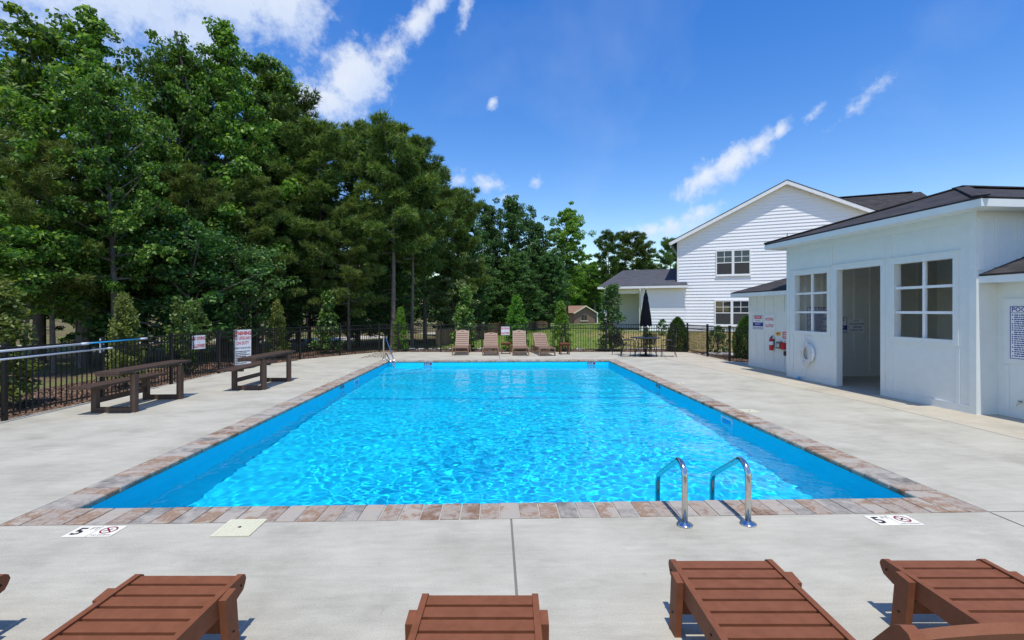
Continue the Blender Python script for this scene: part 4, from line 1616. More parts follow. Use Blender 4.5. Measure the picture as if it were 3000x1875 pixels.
# poles hung along the left fence
bx0, by0, bx1, by1 = FL[1][0] + .10, FL[1][1], FL[3][0] + .10, FL[3][1]
t = thing('skimmer_pole', 'white and blue telescopic cleaning pole hung along the fence, the upper one', 'pole', (-7.93, 8.0, 1.15))
MB().tube([(0, -2.6, -.02), (.03, 1.55, .01)], .019, 10).build('outer_tube', M['pole_white'], t)
MB().tube([(.03, 1.45, .01), (.03, 1.62, .011)], .025, 10).build('clamp', M['pole_white'], t)
MB().tube([(.03, 1.62, .011), (.045, 2.95, .02)], .015, 10).build('inner_tube', M['pole_blue'], t)
MB().tube([(.045, 2.95, .02), (.048, 3.15, .022)], .020, 10).build('grip', M['pole_white'], t)
t = thing('skimmer_pole', 'plain white cleaning pole hung lower along the fence', 'pole', (-7.92, 8.0, 1.01))
MB().tube([(0, -2.6, -.01), (.03, 2.05, .02)], .017, 10).build('outer_tube', M['pole_white'], t)
MB().tube([(.03, 2.05, .02), (.031, 2.18, .021)], .021, 10).build('grip', M['pole_white'], t)
for yy in (6.4, 9.96):
    t = thing('pole_hook', 'white hook holding the cleaning poles at the fence post' if yy > 8 else 'white hook holding the pole ends on the fence outside the frame', 'hook', (-7.93, yy, .99))
    MB().box(-.03, .0, -.012, .012, -.04, .27).bar((-.02, 0, .0), (.045, 0, .0), .02, .012).bar((-.02, 0, .135), (.045, 0, .135), .02, .012).build('hook_body', M['pole_white'], t)


# ------------------------------------------------------------------ lounge chairs
def make_chaise(back_deg, label, group, mat, Lb=.905):
    """foot end at y=0 looking along -y, head at +y"""
    t = thing('lounge_chair', label, 'lounge chair', (0, 0, 0), 0, group)
    hw = .285                                           # half width to the rail centre
    zr = .285
    for s in (-1, 1):
        # side rail with a rounded nose at the foot
        pr = [(0.012, -.018), (.03, -.042), (.10, -.062), (1.98, -.062), (1.98, .045), (.03, .045), (.01, .032), (0, .008)]
        mt = Matrix(((0, 0, 1, s * hw - .016), (1, 0, 0, 0), (0, 1, 0, zr), (0, 0, 0, 1)))
        ro = MB().prism(pr, 0, .032, mt).build('side_rail', mat, t, bevel=.006, seg=2)
        for yy in (.055, .62, 1.06):
            k = MB().lathe([(.006, 0), (.006, .004)], 8).build('screw_hole', M['hole'], ro, loc=(s * hw + s * .0165 if s > 0 else s * hw - .0165 - .004 * 0, yy, zr - .005))
            k.rotation_euler = (0, R(90) * s, 0)
    # legs: boards bolted outside the rails, slightly splayed along the length
    for s in (-1, 1):
        for y0, dy in ((.20, -.035), (1.62, .035)):
            a = Vector((s * (hw + .036), y0 + .015, .325))
            b_ = Vector((s * (hw + .036), y0 + dy + .015, 0.0))
            lg = MB().bar(b_, a, .038, .095, up=(0, 1, 0)).build('leg', mat, t, bevel=.007, seg=2)
            k = MB().lathe([(.006, 0), (.006, .004)], 8).build('screw_hole', M['hole'], lg, loc=(s * (hw + .056), y0 + dy * .6 + .015, .12))
            k.rotation_euler = (0, R(90) * s, 0)
    for y0 in (.19, 1.64):
        MB().box(-hw - .016, hw + .016, y0 - .018, y0 + .018, .115, .185).build('stretcher', mat, t, bevel=.005)
    # seat slats
    sw, gap = .078, .021
    y = .028
    slat = None
    n = 0
    while y + sw < 1.14:
        if slat is None:
            slat = MB().box(-hw + .017, hw - .017, 0, sw, .012, .034).build('slat', mat, t, bevel=.005, seg=2)
            q = slat
        else:
            q = slat.copy()
            COL.objects.link(q)
        q.location = (0, y, zr)
        y += sw + gap
        n += 1
    # back: two rails, slats, arched top board with a hand slot
    ca, sa = math.cos(R(back_deg)), math.sin(R(back_deg))
    piv = Vector((0, 1.15, zr + .02))
    BM = Matrix(((1, 0, 0, piv.x), (0, ca, -sa, piv.y), (0, sa, ca, piv.z), (0, 0, 0, 1)))
    hb = .262
    for s in (-1, 1):
        pr = [(-.02, -.05), (Lb - .03, -.05), (Lb, -.03), (Lb + .008, 0), (Lb - .004, .024), (Lb - .03, .034), (-.02, .034)]
        mt = Matrix(((0, 0, 1, s * hb - .018), (1, 0, 0, 0), (0, 1, 0, 0), (0, 0, 0, 1)))
        MB().prism(pr, 0, .036, BM @ mt).build('back_rail', mat, t, bevel=.006, seg=2)
    y = .01
    bs = None
    while y + sw < Lb - .12:
        if bs is None:
            bs = MB().box(-hb + .019, hb - .019, 0, sw, -.002, .020).build('back_slat', mat, t, bevel=.005, seg=2)
            q = bs
        else:
            q = bs.copy()
            COL.objects.link(q)
        q.matrix_local = BM @ Matrix.Translation((0, y, 0))
        y += sw + gap
    # arched top board with a slot through it
    yb, yt = y, Lb - .035
    arch = [(x, yt + .055 * (1 - (x / .243) ** 2)) for x in np.linspace(-.243, .243, 15)]
    hx, hy0, hy1 = .062, yt - .028, yt - .002
    bm_ = MB()
    left = [(-.243, yb), (-hx, yb), (-hx, hy0 + .0), (-hx - .008, (hy0 + hy1) / 2), (-hx, hy1)]
    topL = [p_ for p_ in arch if p_[0] < -hx]
    bm_.prism([(-.243, yb), (-hx, yb), (-hx, yt + .055 * (1 - (hx / .243) ** 2))] + topL[::-1], -.002, .022, BM)
    bm_.prism([(.243, yb), (.243, yt)] + [p_ for p_ in arch if p_[0] > hx and p_[0] < .243][::-1] + [(hx, yt + .055 * (1 - (hx / .243) ** 2)), (hx, yb)], -.002, .022, BM)
    bm_.prism([(-hx, yb), (hx, yb), (hx, hy0), (-hx, hy0)], -.002, .022, BM)
    mid = [p_ for p_ in arch if -hx <= p_[0] <= hx]
    bm_.prism([(-hx, hy1), (hx, hy1), (hx, yt + .055 * (1 - (hx / .243) ** 2))] + mid[::-1] + [(-hx, yt + .055 * (1 - (hx / .243) ** 2))], -.002, .022, BM)
    bmesh.ops.remove_doubles(bm_.bm, verts=bm_.bm.verts[:], dist=.0005)
    bm_.build('top_board', mat, t)
    # prop under the back
    pt = BM @ Vector((0, .42, -.03))
    MB().box(-.24, .24, pt.y - .016, pt.y + .016, zr + .02, pt.z).build('back_prop', mat, t)
    return t


def chaise_at(proto, x, y, rz, label):
    c = copy_tree(proto)
    c.location = (x, y, 0)
    c.rotation_euler = (0, 0, rz)
    c['label'] = label
    return c


YAW = R(-1.886)
GN = 'brown lounge chairs in the foreground'
GF = 'brown lounge chairs along the back fence'
near_lc = make_chaise(51.5, 'brown slatted lounge chair with its raised backrest showing, nearest the ladder rails', GN, M['brown_poly'])


def cam_to_world(xc, d):
    return (d * math.sin(R(1.886)) + xc * math.cos(R(1.886)), d * math.cos(R(1.886)) - xc * math.sin(R(1.886)))


def put_near(o, xc, d, rz):
    x, y = cam_to_world(xc, d)
    o.location = (x, y, 0)
    o.rotation_euler = (0, 0, math.pi + YAW + rz)


NEARS = [(1.235, 2.88, 0, None),
         (2.50, 2.885, 0, 'brown slatted lounge chair cut by the right edge, below the right depth marker'),
         (-.165, 2.535, 0, 'brown slatted lounge chair in the middle, pulled back over the deck joint'),
         (-1.80, 2.72, 0, 'brown slatted lounge chair below the square cream skimmer lid'),
         (-3.13, 2.72, 0, 'brown lounge chair showing only its corner at the left edge of the photo')]
for xc, d, rz, lb in NEARS:
    o = near_lc if lb is None else copy_tree(near_lc)
    if lb:
        o['label'] = lb
    put_near(o, xc, d, rz)

# far row, feet toward the pool
up = make_chaise(56, 'brown lounge chair with upright back, first of the row by the wooden fence', GF, M['brown_faded'], .76)
up.location = (-1.44, 19.28, 0)
o = copy_tree(up)
o.location = (.98, 19.02, 0)
o['label'] = 'brown lounge chair with upright back, just right of the no diving sign'
lo = make_chaise(43, 'sunlit brown lounge chair with reclined back, left of the no diving sign', GF, M['brown_faded'], .76)
lo.location = (-.22, 19.10, 0)
o = copy_tree(lo)
o.location = (2.04, 18.88, 0)
o.rotation_euler = (0, 0, R(7))
o['label'] = 'sunlit brown lounge chair with reclined back, turned slightly, rightmost of the row'


def make_side_table(label, x, y, rz):
    t = thing('side_table', label, 'side table', (x, y, 0), rz, 'brown side tables by the back fence')
    q = MB().box(-.215, .215, -.038, .038, .44, .462).build('top_slat', M['brown_poly'], t, bevel=.004)
    q.location = (0, -.17, 0)
    copies(q, [(0, yy, 0) for yy in (-.085, 0, .085, .17)])
    l = MB().box(-.018, .018, -.035, .035, 0, .439).build('leg', M['brown_poly'], t, bevel=.004)
    l.location = (-.17, -.15, 0)
    copies(l, [(.17, -.15, 0), (-.17, .15, 0), (.17, .15, 0)])
    MB().box(-.15, .15, -.17, -.14, .36, .43).box(-.15, .15, .14, .17, .36, .43).build('apron', M['brown_poly'], t)
    return t


st1 = make_side_table('low brown side table between the two lounge chairs under the no diving sign', .40, 20.05, 0)
st2 = make_side_table('low brown side table at the right end of the lounge chair row', 2.80, 19.75, R(4))


# ------------------------------------------------------------------ picnic benches
def make_bench(label, x, y, rz):
    """x from bench legs (0) to table legs (.74); y runs away along the length"""
    t = thing('picnic_bench', label, 'picnic bench', (x, y, 0), rz, 'dark brown picnic benches along the fence')
    m_ = M['brown_dark']
    for y0 in (0, 1.27):
        fr = MB()
        fr.box(0, .09, y0, y0 + .09, .091, .415)
        MB().box(.66, .75, y0, y0 + .09, .091, .665).build('table_leg', m_, t, bevel=.005)
        fr.build('bench_leg', m_, t, bevel=.005)
        MB().box(0, .75, y0, y0 + .09, 0, .09).build('foot_bar', m_, t, bevel=.005)
        MB().box(-.10, .24, y0 + .01, y0 + .08, .416, .455).build('bench_bracket', m_, t)
        MB().bar((.70, y0 + .045, .69), (.36, y0 + .045, .69), .06, .05).build('table_bracket', m_, t)
    MB().box(.02, .065, .091, 1.269, .16, .25).build('stretcher', m_, t, bevel=.005)
    sl = MB().box(-.0435, .0435, -.30, 1.66, 0, .038).build('bench_slat', m_, t, bevel=.005)
    sl.location = (-.09, 0, .456)
    copies(sl, [(-.0 + .093 * k - .09, 0, .456) for k in range(1, 4)])
    ts = MB().box(-.0475, .0475, -.30, 1.72, 0, .04).build('table_slat', m_, t, bevel=.005)
    ts.location = (.345, 0, .716)
    copies(ts, [(.345 + .101 * k, 0, .716) for k in range(1, 4)])
    MB().box(.30, .69, -.296, -.262, .676, .7155).build('end_cleat', m_, t)
    return t


make_bench('dark brown picnic bench with attached half table, the nearer one below the cleaning poles', -7.11, 8.70, R(1))
make_bench('dark brown picnic bench with attached half table in front of the tall warning sign', -5.98, 11.10, R(-1))


# ------------------------------------------------------------------ ladder rails, hand rail
def arc_pts(c, r, a0, a1, n=8):
    return [(c[0] + r * math.cos(R(a0 + (a1 - a0) * k / n)), c[1] + r * math.sin(R(a0 + (a1 - a0) * k / n))) for k in range(n + 1)]


def ladder_rail(label, x):
    t = thing('ladder_rail', label, 'ladder rail', (x, 3.99, 0), 0, 'stainless pool ladder rails')
    # profile in (y, z)
    pr = [(0, 0), (0, .36)] + arc_pts((.115, .39), .115, 172, 62, 8)
    pr += [(.62, .225)]
    y, z = .66, .20
    pr += [(.655, .185), (.675, .14), (.68, .05), (.68, -.75)]
    MB().tube([(0, a, b) for a, b in pr], .0245, 16).build('tube', M['steel'], t)
    MB().lathe([(.066, .0), (.068, .008), (.060, .016), (.034, .024), (.026, .034)], 24).build('flange', M['steel'], t)
    MB().lathe([(.006, 0), (.006, .005)], 8).build('bolt', M['steel'], t, loc=(.045, -.02, .016))
    return t


ladder_rail('stainless ladder rail at the near pool edge, the one closer to the deck joint', 1.58)
ladder_rail('stainless ladder rail at the near pool edge, the one closer to the right corner', 2.12)
for k, z in enumerate((-.42, -.70)):
    t = thing('ladder_tread', 'pale plastic ladder tread under the water between the rails, ' + ('upper' if k == 0 else 'lower') + ' one', 'ladder tread', (1.85, 4.66, z))
    MB().box(-.245, .245, -.05, .05, -.012, .012).build('tread', M['pole_white'], t, bevel=.004)

t = thing('hand_rail', 'slanting stainless hand rail at the far left pool corner above the steps', 'hand rail', (-4.10, 17.72, 0))
d = Vector((.62, -1.05, 0))
pts = [Vector((0, 0, 0)), Vector((0, 0, .82)), Vector((.015, -.025, .88)), Vector((.05, -.085, .90)), Vector((.09, -.15, .86))]
pts += [d * .93 + Vector((0, 0, .10)), d * 1.0 + Vector((0, 0, .0)), d * 1.0 + Vector((0, 0, -.5))]
MB().tube(pts, .022, 12).build('tube', M['steel'], t)
lowr = [Vector((.09, -.15, 0)), Vector((.09, -.15, .20)), Vector((.12, -.20, .255)), Vector((.17, -.29, .245)), d * .88 + Vector((0, 0, -.13))]
MB().tube(lowr, .020, 10).build('lower_tube', M['steel'], t)
MB().lathe([(.06, 0), (.06, .012), (.03, .022)], 16).build('flange', M['steel'], t)
MB().lathe([(.06, 0), (.06, .012), (.03, .022)], 16).build('flange', M['steel'], t, loc=(.09, -.15, 0))


# ------------------------------------------------------------------ lids, depth tiles
def lid(label, x, y, r=.135, cat='access plate'):
    t = thing('access_plate', label, cat, (x, y, .002), 0)
    b = MB().box(-r, r, -r, r, 0, .006)
    b.build('cover', M['cream'], t, bevel=.003)
    b = MB()
    n = 9
    for k in range(n):
        q = -r + .03 + (2 * r - .06) * k / (n - 1)
        b.box(q - .004, q + .004, -r + .02, r - .02, .0062, .0078)
    b.build('ribs', M['cream'], t)
    MB().lathe([(.014, .0065), (.014, .0085)], 12).build('finger_hole', M['hole'], t)


lid('square cream skimmer lid set across the coping in front of the pool', -2.12, 4.06, .155)
lid('square cream skimmer lid beside the right coping opposite the larger window', 4.52, 8.47, .14)
lid('small cream lid on the right deck across from the doorway', 4.55, 11.75, .10)
lid('small cream lid on the far deck behind the pool, right of the lounge chairs', 2.61, 17.85, .11)
lid('small cream lid beside the left coping near the second picnic bench', -4.36, 12.4, .10)
lid('small cream lid by the left coping near the hand rail', -4.30, 14.0, .11)


def no_dive_symbol(t, cx, cy, r, z, rot=0):
    o = MB()
    n = 28
    ro, ri = r, r * .80
    vo = [(cx + ro * math.cos(2 * math.pi * k / n), cy + ro * math.sin(2 * math.pi * k / n)) for k in range(n)]
    vi = [(cx + ri * math.cos(2 * math.pi * k / n), cy + ri * math.sin(2 * math.pi * k / n)) for k in range(n)]
    bv0 = [o.bm.verts.new((x, y, z)) for x, y in vo]
    bv1 = [o.bm.verts.new((x, y, z)) for x, y in vi]
    for k in range(n):
        o.bm.faces.new((bv0[k], bv0[(k + 1) % n], bv1[(k + 1) % n], bv1[k]))
    o.bar((cx - ri * .7, cy + ri * .7, z), (cx + ri * .7, cy - ri * .7, z), r * .2, .0006)
    so = o.build('no_diving_mark', M['sign_maroon'], t)
    b = MB()
    b.bar((cx - r * .45, cy - r * .35, z - .0004), (cx + r * .3, cy + r * .35, z - .0004), r * .2, .0004)
    b.bar((cx - r * .1, cy + r * .05, z - .0004), (cx + r * .25, cy - r * .3, z - .0004), r * .14, .0004)
    b.build('diver_mark', M['sign_black'], t)
    return so


def deck_tile(label, x, y):
    t = thing('depth_marker', label, 'depth marker', (x, y, .002))
    a = MB().box(-.19, -.003, -.095, .095, 0, .003).build('tile', M['tile_cream'], t)
    MB().box(.003, .19, -.095, .095, 0, .003).build('tile', M['tile_cream'], t)
    put_text(t, '5', .17, M['sign_black'], -.125, -.003, .0038, sx=1.0, bold=.004, flat_on_ground=True)
    put_text(t, 'FT', .062, M['sign_black'], -.038, .045, .0038, flat_on_ground=True)
    no_dive_symbol(t, .096, .018, .062, .0042)
    put_text(t, 'NO DIVING', .030, M['sign_black'], .096, -.07, .0038, flat_on_ground=True)


deck_tile('five foot depth marker tiles on the deck left of the cream skimmer lid', -3.26, 4.03)
deck_tile('five foot depth marker tiles on the deck near the right coping corner', 3.40, 4.02)


def wall_tile(label, x, y, rz, txt, z=-.16):
    t = thing('depth_marker', label, 'depth marker', (x, y, z), rz)
    MB().box(-.17, .14, -.004, 0, 0, .135).build('tile', M['tile_blue'], t)
    put_text(t, txt, .13, M['sign_black'], -.07, .066, -.0055, sx=.8, bold=.004)
    MB().lathe([(.042, 0), (.042, .002)], 16).build('no_diving_mark', M['sign_maroon'], t, loc=(.085, -.0042, .058)).rotation_euler = (R(90), 0, 0)


wall_tile('three foot depth marker on the far pool wall near the steps', -2.42, PY1 - .003, 0, '3 FT')
wall_tile('three foot depth marker on the far pool wall near the right corner', 3.45, PY1 - .003, 0, '3 FT')
wall_tile('four foot depth marker on the left pool wall', PX0 + .003, 12.15, R(90), '4 FT')
wall_tile('four foot depth marker on the right pool wall', PX1 - .003, 11.97, R(-90), '4 FT')


# ------------------------------------------------------------------ umbrella, table, chairs
UX, UY = 5.89, 18.80
t = thing('round_table', 'black round patio table with the closed umbrella through it', 'table', (UX, UY, 0))
MB().lathe([(.57, .715), (.595, .72), (.60, .735), (.585, .742)], 36).build('tabletop', M['black_steel'], t)
for k in range(4):
    a = R(45 + 90 * k)
    MB().tube([(math.cos(a) * .40, math.sin(a) * .40, .715), (math.cos(a) * .34, math.sin(a) * .34, .45), (math.cos(a) * .46, math.sin(a) * .46, 0)], .014, 8).build('leg', M['black_steel'], t)
b = MB()
for k in range(4):
    a, c = R(45 + 90 * k), R(135 + 90 * k)
    b.tube([(math.cos(a) * .36, math.sin(a) * .36, .35), (math.cos(c) * .36, math.sin(c) * .36, .35)], .009, 6)
b.build('brace', M['black_steel'], t)

t = thing('patio_umbrella', 'closed black patio umbrella standing through the round table', 'umbrella', (UX, UY, 0))
MB().tube([(0, 0, .05), (0, 0, 2.56)], .019, 12).build('pole', M['black_steel'], t)
MB().lathe([(.24, 0), (.24, .03), (.20, .06), (.05, .075), (.03, .30)], 24).build('base', M['black_steel'], t)
b = MB()
n = 32
rings = []
rg = random.Random(4)
ph0 = [rg.uniform(-.5, .5) for _ in range(8)]
for z, r_, dp in ((2.50, .035, 0), (2.42, .055, .1), (2.30, .085, .18), (2.05, .125, .26), (1.80, .165, .34), (1.55, .205, .42), (1.34, .238, .5), (1.26, .235, .55)):
    ring = []
    for k in range(n):
        a = 2 * math.pi * k / n
        fold = abs(math.sin(4 * a + .25 * math.sin(z * 5)))
        rad = r_ * (1 - dp * .55 * (1 - fold))
        zz = z - (.10 * fold if z < 1.4 else 0)
        ring.append(b.bm.verts.new((rad * math.cos(a), rad * math.sin(a), zz)))
    rings.append(ring)
for q, w_ in zip(rings[:-1], rings[1:]):
    for k in range(n):
        f = b.bm.faces.new((q[k], q[(k + 1) % n], w_[(k + 1) % n], w_[k]))
        f.smooth = True
b.bm.faces.new(rings[0])
b.build('canopy', M['canopy_black'], t)
b = MB()
ring0 = []
rings = []
for z, r_ in ((2.53, .03), (2.44, .062), (2.30, .098), (2.26, .10)):
    rings.append([b.bm.verts.new(((r_ * (.82 + .18 * abs(math.sin(4 * 2 * math.pi * k / n)))) * math.cos(2 * math.pi * k / n), (r_ * (.82 + .18 * abs(math.sin(4 * 2 * math.pi * k / n)))) * math.sin(2 * math.pi * k / n), z)) for k in range(n)])
for q, w_ in zip(rings[:-1], rings[1:]):
    for k in range(n):
        f = b.bm.faces.new((q[k], q[(k + 1) % n], w_[(k + 1) % n], w_[k]))
        f.smooth = True
b.bm.faces.new(rings[0])
b.build('vent_cap', M['canopy_black'], t)
MB().lathe([(.012, 2.53), (.03, 2.55), (.034, 2.58), (.026, 2.61), (.01, 2.62)], 12).build('finial', M['black_steel'], t)
MB().lathe([(.12, 1.50), (.125, 1.47)], 16).build('tie_strap', M['canopy_black'], t)


def mesh_screen_mat():
    mt = flat('sling_mesh', (0.016, 0.016, 0.016), .6)
    nt = mt.node_tree
    N, L = nt.nodes, nt.links
    tr = N.new('ShaderNodeBsdfTransparent')
    mx = N.new('ShaderNodeMixShader')
    tc = N.new('ShaderNodeTexCoord')
    ck = N.new('ShaderNodeTexChecker')
    ck.inputs['Scale'].default_value = 260
    L.new(tc.outputs['Object'], ck.inputs['Vector'])
    mr = N.new('ShaderNodeMapRange')
    mr.inputs['To Min'].default_value = .25
    mr.inputs['To Max'].default_value = .75
    L.new(ck.outputs['Fac'], mr.inputs['Value'])
    L.new(mr.outputs[0], mx.inputs[0])
    L.new(tr.outputs[0], mx.inputs[1])
    L.new(N['Principled BSDF'].outputs[0], mx.inputs[2])
    L.new(mx.outputs[0], N['Material Output'].inputs[0])
    return mt


M['mesh'] = mesh_screen_mat()


def make_patio_chair():
    """faces -y"""
    t = thing('patio_chair', '', 'chair', (0, 0, 0), 0, 'black patio chairs around the umbrella table')
    m_ = M['black_steel']
    for s in (-1, 1):
        MB().tube([(s * .25, -.24, 0), (s * .25, -.24, .60), (s * .25, -.20, .645), (s * .25, -.10, .655), (s * .25, .12, .64), (s * .24, .20, .62)], .011, 8).build('front_leg', m_, t)
        MB().tube([(s * .24, .30, 0), (s * .235, .20, .42), (s * .23, .22, .60), (s * .215, .31, .88)], .011, 8).build('rear_leg', m_, t)
    MB().tube([(-.215, .31, .88), (-.14, .32, .915), (0, .322, .925), (.14, .32, .915), (.215, .31, .88)], .011, 8).build('top_rail', m_, t)
    MB().tube([(-.25, -.24, .42), (.25, -.24, .42)], .010, 8).tube([(-.235, .20, .42), (.235, .20, .42)], .010, 8).build('seat_rail', m_, t)
    MB().box(-.235, .235, -.235, .20, .421, .427).build('seat', M['mesh'], t)
    b = MB()
    b._q([(-.225, .205, .44), (.225, .205, .44), (.21, .305, .87), (-.21, .305, .87), (-.225, .211, .44), (.225, .211, .44), (.21, .311, .87), (-.21, .311, .87)],
         [(0, 1, 2, 3), (7, 6, 5, 4), (0, 4, 5, 1), (1, 5, 6, 2), (2, 6, 7, 3), (3, 7, 4, 0)])
    b.build('back_mesh', M['mesh'], t)
    return t


pc = make_patio_chair()
CH = [((-.72, -.12), 78, 'black mesh patio chair left of the umbrella table, nearest the pool'),
      ((-.80, .62), 125, 'black mesh patio chair behind and left of the umbrella table, by the tall shrub'),
      ((.30, .72), 195, 'black mesh patio chair behind the umbrella table, back to the house'),
      ((.82, -.18), -105, 'black mesh patio chair right of the umbrella table, beside the conical evergreen')]
for i, ((dx, dy), rz, lb) in enumerate(CH):
    o = pc if i == 0 else copy_tree(pc)
    o.location = (UX + dx, UY + dy, 0)
    o.rotation_euler = (0, 0, R(rz))
    o['label'] = lb


# ------------------------------------------------------------------ wooden fence beyond the back fence
def build_wood_fence():
    a, b_ = Vector((-3.05, 24.8, 0)), Vector((5.2, 46.0, 0))
    f = thing('wooden_fence', 'low brown plank fence running across the lawn behind the lounge chairs', 'fence', a)
    d = b_ - a
    L_ = d.length
    u = d.normalized()
    rz = math.atan2(u.y, u.x)
    n = 170
    rg = random.Random(2)
    pl = None
    for k in range(n):
        p = u * (L_ * k / n)
        z = float(terrain_z(a.x + p.x, a.y + p.y))
        if pl is None:
            pl = MB().box(-.065, .065, -.01, .01, 0, .82).build('plank', M['wood_fence'], f)
            q = pl
        else:
            q = pl.copy()
            COL.objects.link(q)
        q.location = (p.x, p.y, z + .02 + rg.uniform(-.012, .012))
        q.rotation_euler = (rg.uniform(-.02, .02), rg.uniform(-.01, .01), rz)
    for h in (.25, .65):
        pts = [u * (L_ * k / 12) for k in range(13)]
        side = Vector((-u.y, u.x, 0)) * .03
        MB().tube([Vector((p.x, p.y, float(terrain_z(a.x + p.x, a.y + p.y)) + h)) + side for p in pts], .03, 4).build('rail', M['wood_fence'], f)
    # return leg to the left, hidden in the shade
    return f


build_wood_fence()

# dirt road and a car glimpsed through the trees
def road_strip():
    pts = [(-34, 22), (-26, 25.5), (-18, 27.5), (-11, 31), (-4, 38), (-1.5, 47)]
    V, F = [], []
    for i, (x, y) in enumerate(pts):
        x0, y0 = pts[max(0, i - 1)]
        x1, y1 = pts[min(len(pts) - 1, i + 1)]
        dx, dy = x1 - x0, y1 - y0
        l = math.hypot(dx, dy)
        nx, ny = -dy / l, dx / l
        for s in (-1.3, -.4, .4, 1.3):
            px, py = x + nx * s, y + ny * s
            V.append((px, py, float(terrain_z(px, py)) + .03))
    for i in range(len(pts) - 1):
        for k in range(3):
            a = i * 4 + k
            F.append((a, a + 1, a + 5, a + 4))
    me = np_mesh('gravel_road', np.array(V), np.array(F), M['sand'], True)
    tag(obj('gravel_road', me), kind='structure')


road_strip()


# ------------------------------------------------------------------ foliage
def leaf_cloud(P, size, rng, up=.55, out=None, aspect=.62, fold=.25):
    """one folded diamond per point: 2 triangles joined along the midrib"""
    n = len(P)
    nr = rng.normal(size=(n, 3))
    nr /= np.linalg.norm(nr, axis=1, keepdims=True)
    nr = nr * .8 + np.array([0, -.12, up])
    if out is not None:
        nr += out * .35
    nr /= np.linalg.norm(nr, axis=1, keepdims=True)
    t = rng.normal(size=(n, 3))
    t -= nr * np.sum(t * nr, axis=1, keepdims=True)
    t /= np.linalg.norm(t, axis=1, keepdims=True)
    b = np.cross(nr, t)
    s = (size * rng.uniform(.65, 1.35, n))[:, None]
    v0 = P - t * s * .5
    v2 = P + t * s * .5
    v1 = P + b * s * aspect * .5 + nr * s * fold * .3 + t * s * .05
    v3 = P - b * s * aspect * .5 + nr * s * fold * .3 + t * s * .05
    V = np.stack([v0, v1, v2, v3], 1).reshape(-1, 3)
    i = np.arange(n)[:, None] * 4
    return V, i + np.array([[0, 1, 2, 3]])


def needle_cloud(P, size, rng, D, blades=7, wd=.075):
    """tufts of narrow blades fanning about direction D"""
    n = len(P)
    Pn = np.repeat(P, blades, 0)
    Dn = np.repeat(D, blades, 0) * .75 + rng.normal(size=(n * blades, 3)) * .55
    Dn /= np.linalg.norm(Dn, axis=1, keepdims=True)
    w = rng.normal(size=(n * blades, 3))
    w -= Dn * np.sum(w * Dn, axis=1, keepdims=True)
    w /= np.linalg.norm(w, axis=1, keepdims=True)
    L_ = size * rng.uniform(.7, 1.25, (n * blades, 1))
    W = L_ * wd
    V = np.stack([Pn - w * W, Pn + w * W, Pn + Dn * L_], 1).reshape(-1, 3)
    i = np.arange(n * blades)[:, None] * 3
    return V, i + np.array([[0, 1, 2]])


def cluster_points(C, Rc, k, rng, flat=.6):
    n = len(C)
    d = rng.normal(size=(n, k, 3))
    d /= np.linalg.norm(d, axis=2, keepdims=True)
    r = rng.uniform(0.15, 1, (n, k, 1)) ** .6
    off = d * r * Rc[:, None, None] * np.array([1, 1, flat])
    return (C[:, None, :] + off).reshape(-1, 3), d.reshape(-1, 3)


def limb_mesh(segs, mat, name):
    b = MB()
    for pts, r0, r1, n in segs:
        k = len(pts)
        b.tube(pts, [r0 + (r1 - r0) * (i / (k - 1)) ** .8 for i in range(k)], n, False)
    bmesh.ops.recalc_face_normals(b.bm, faces=b.bm.faces[:])
    me = bpy.data.meshes.new(name)
    b.bm.to_mesh(me)
    b.bm.free()
    me.materials.append(mat)
    return me


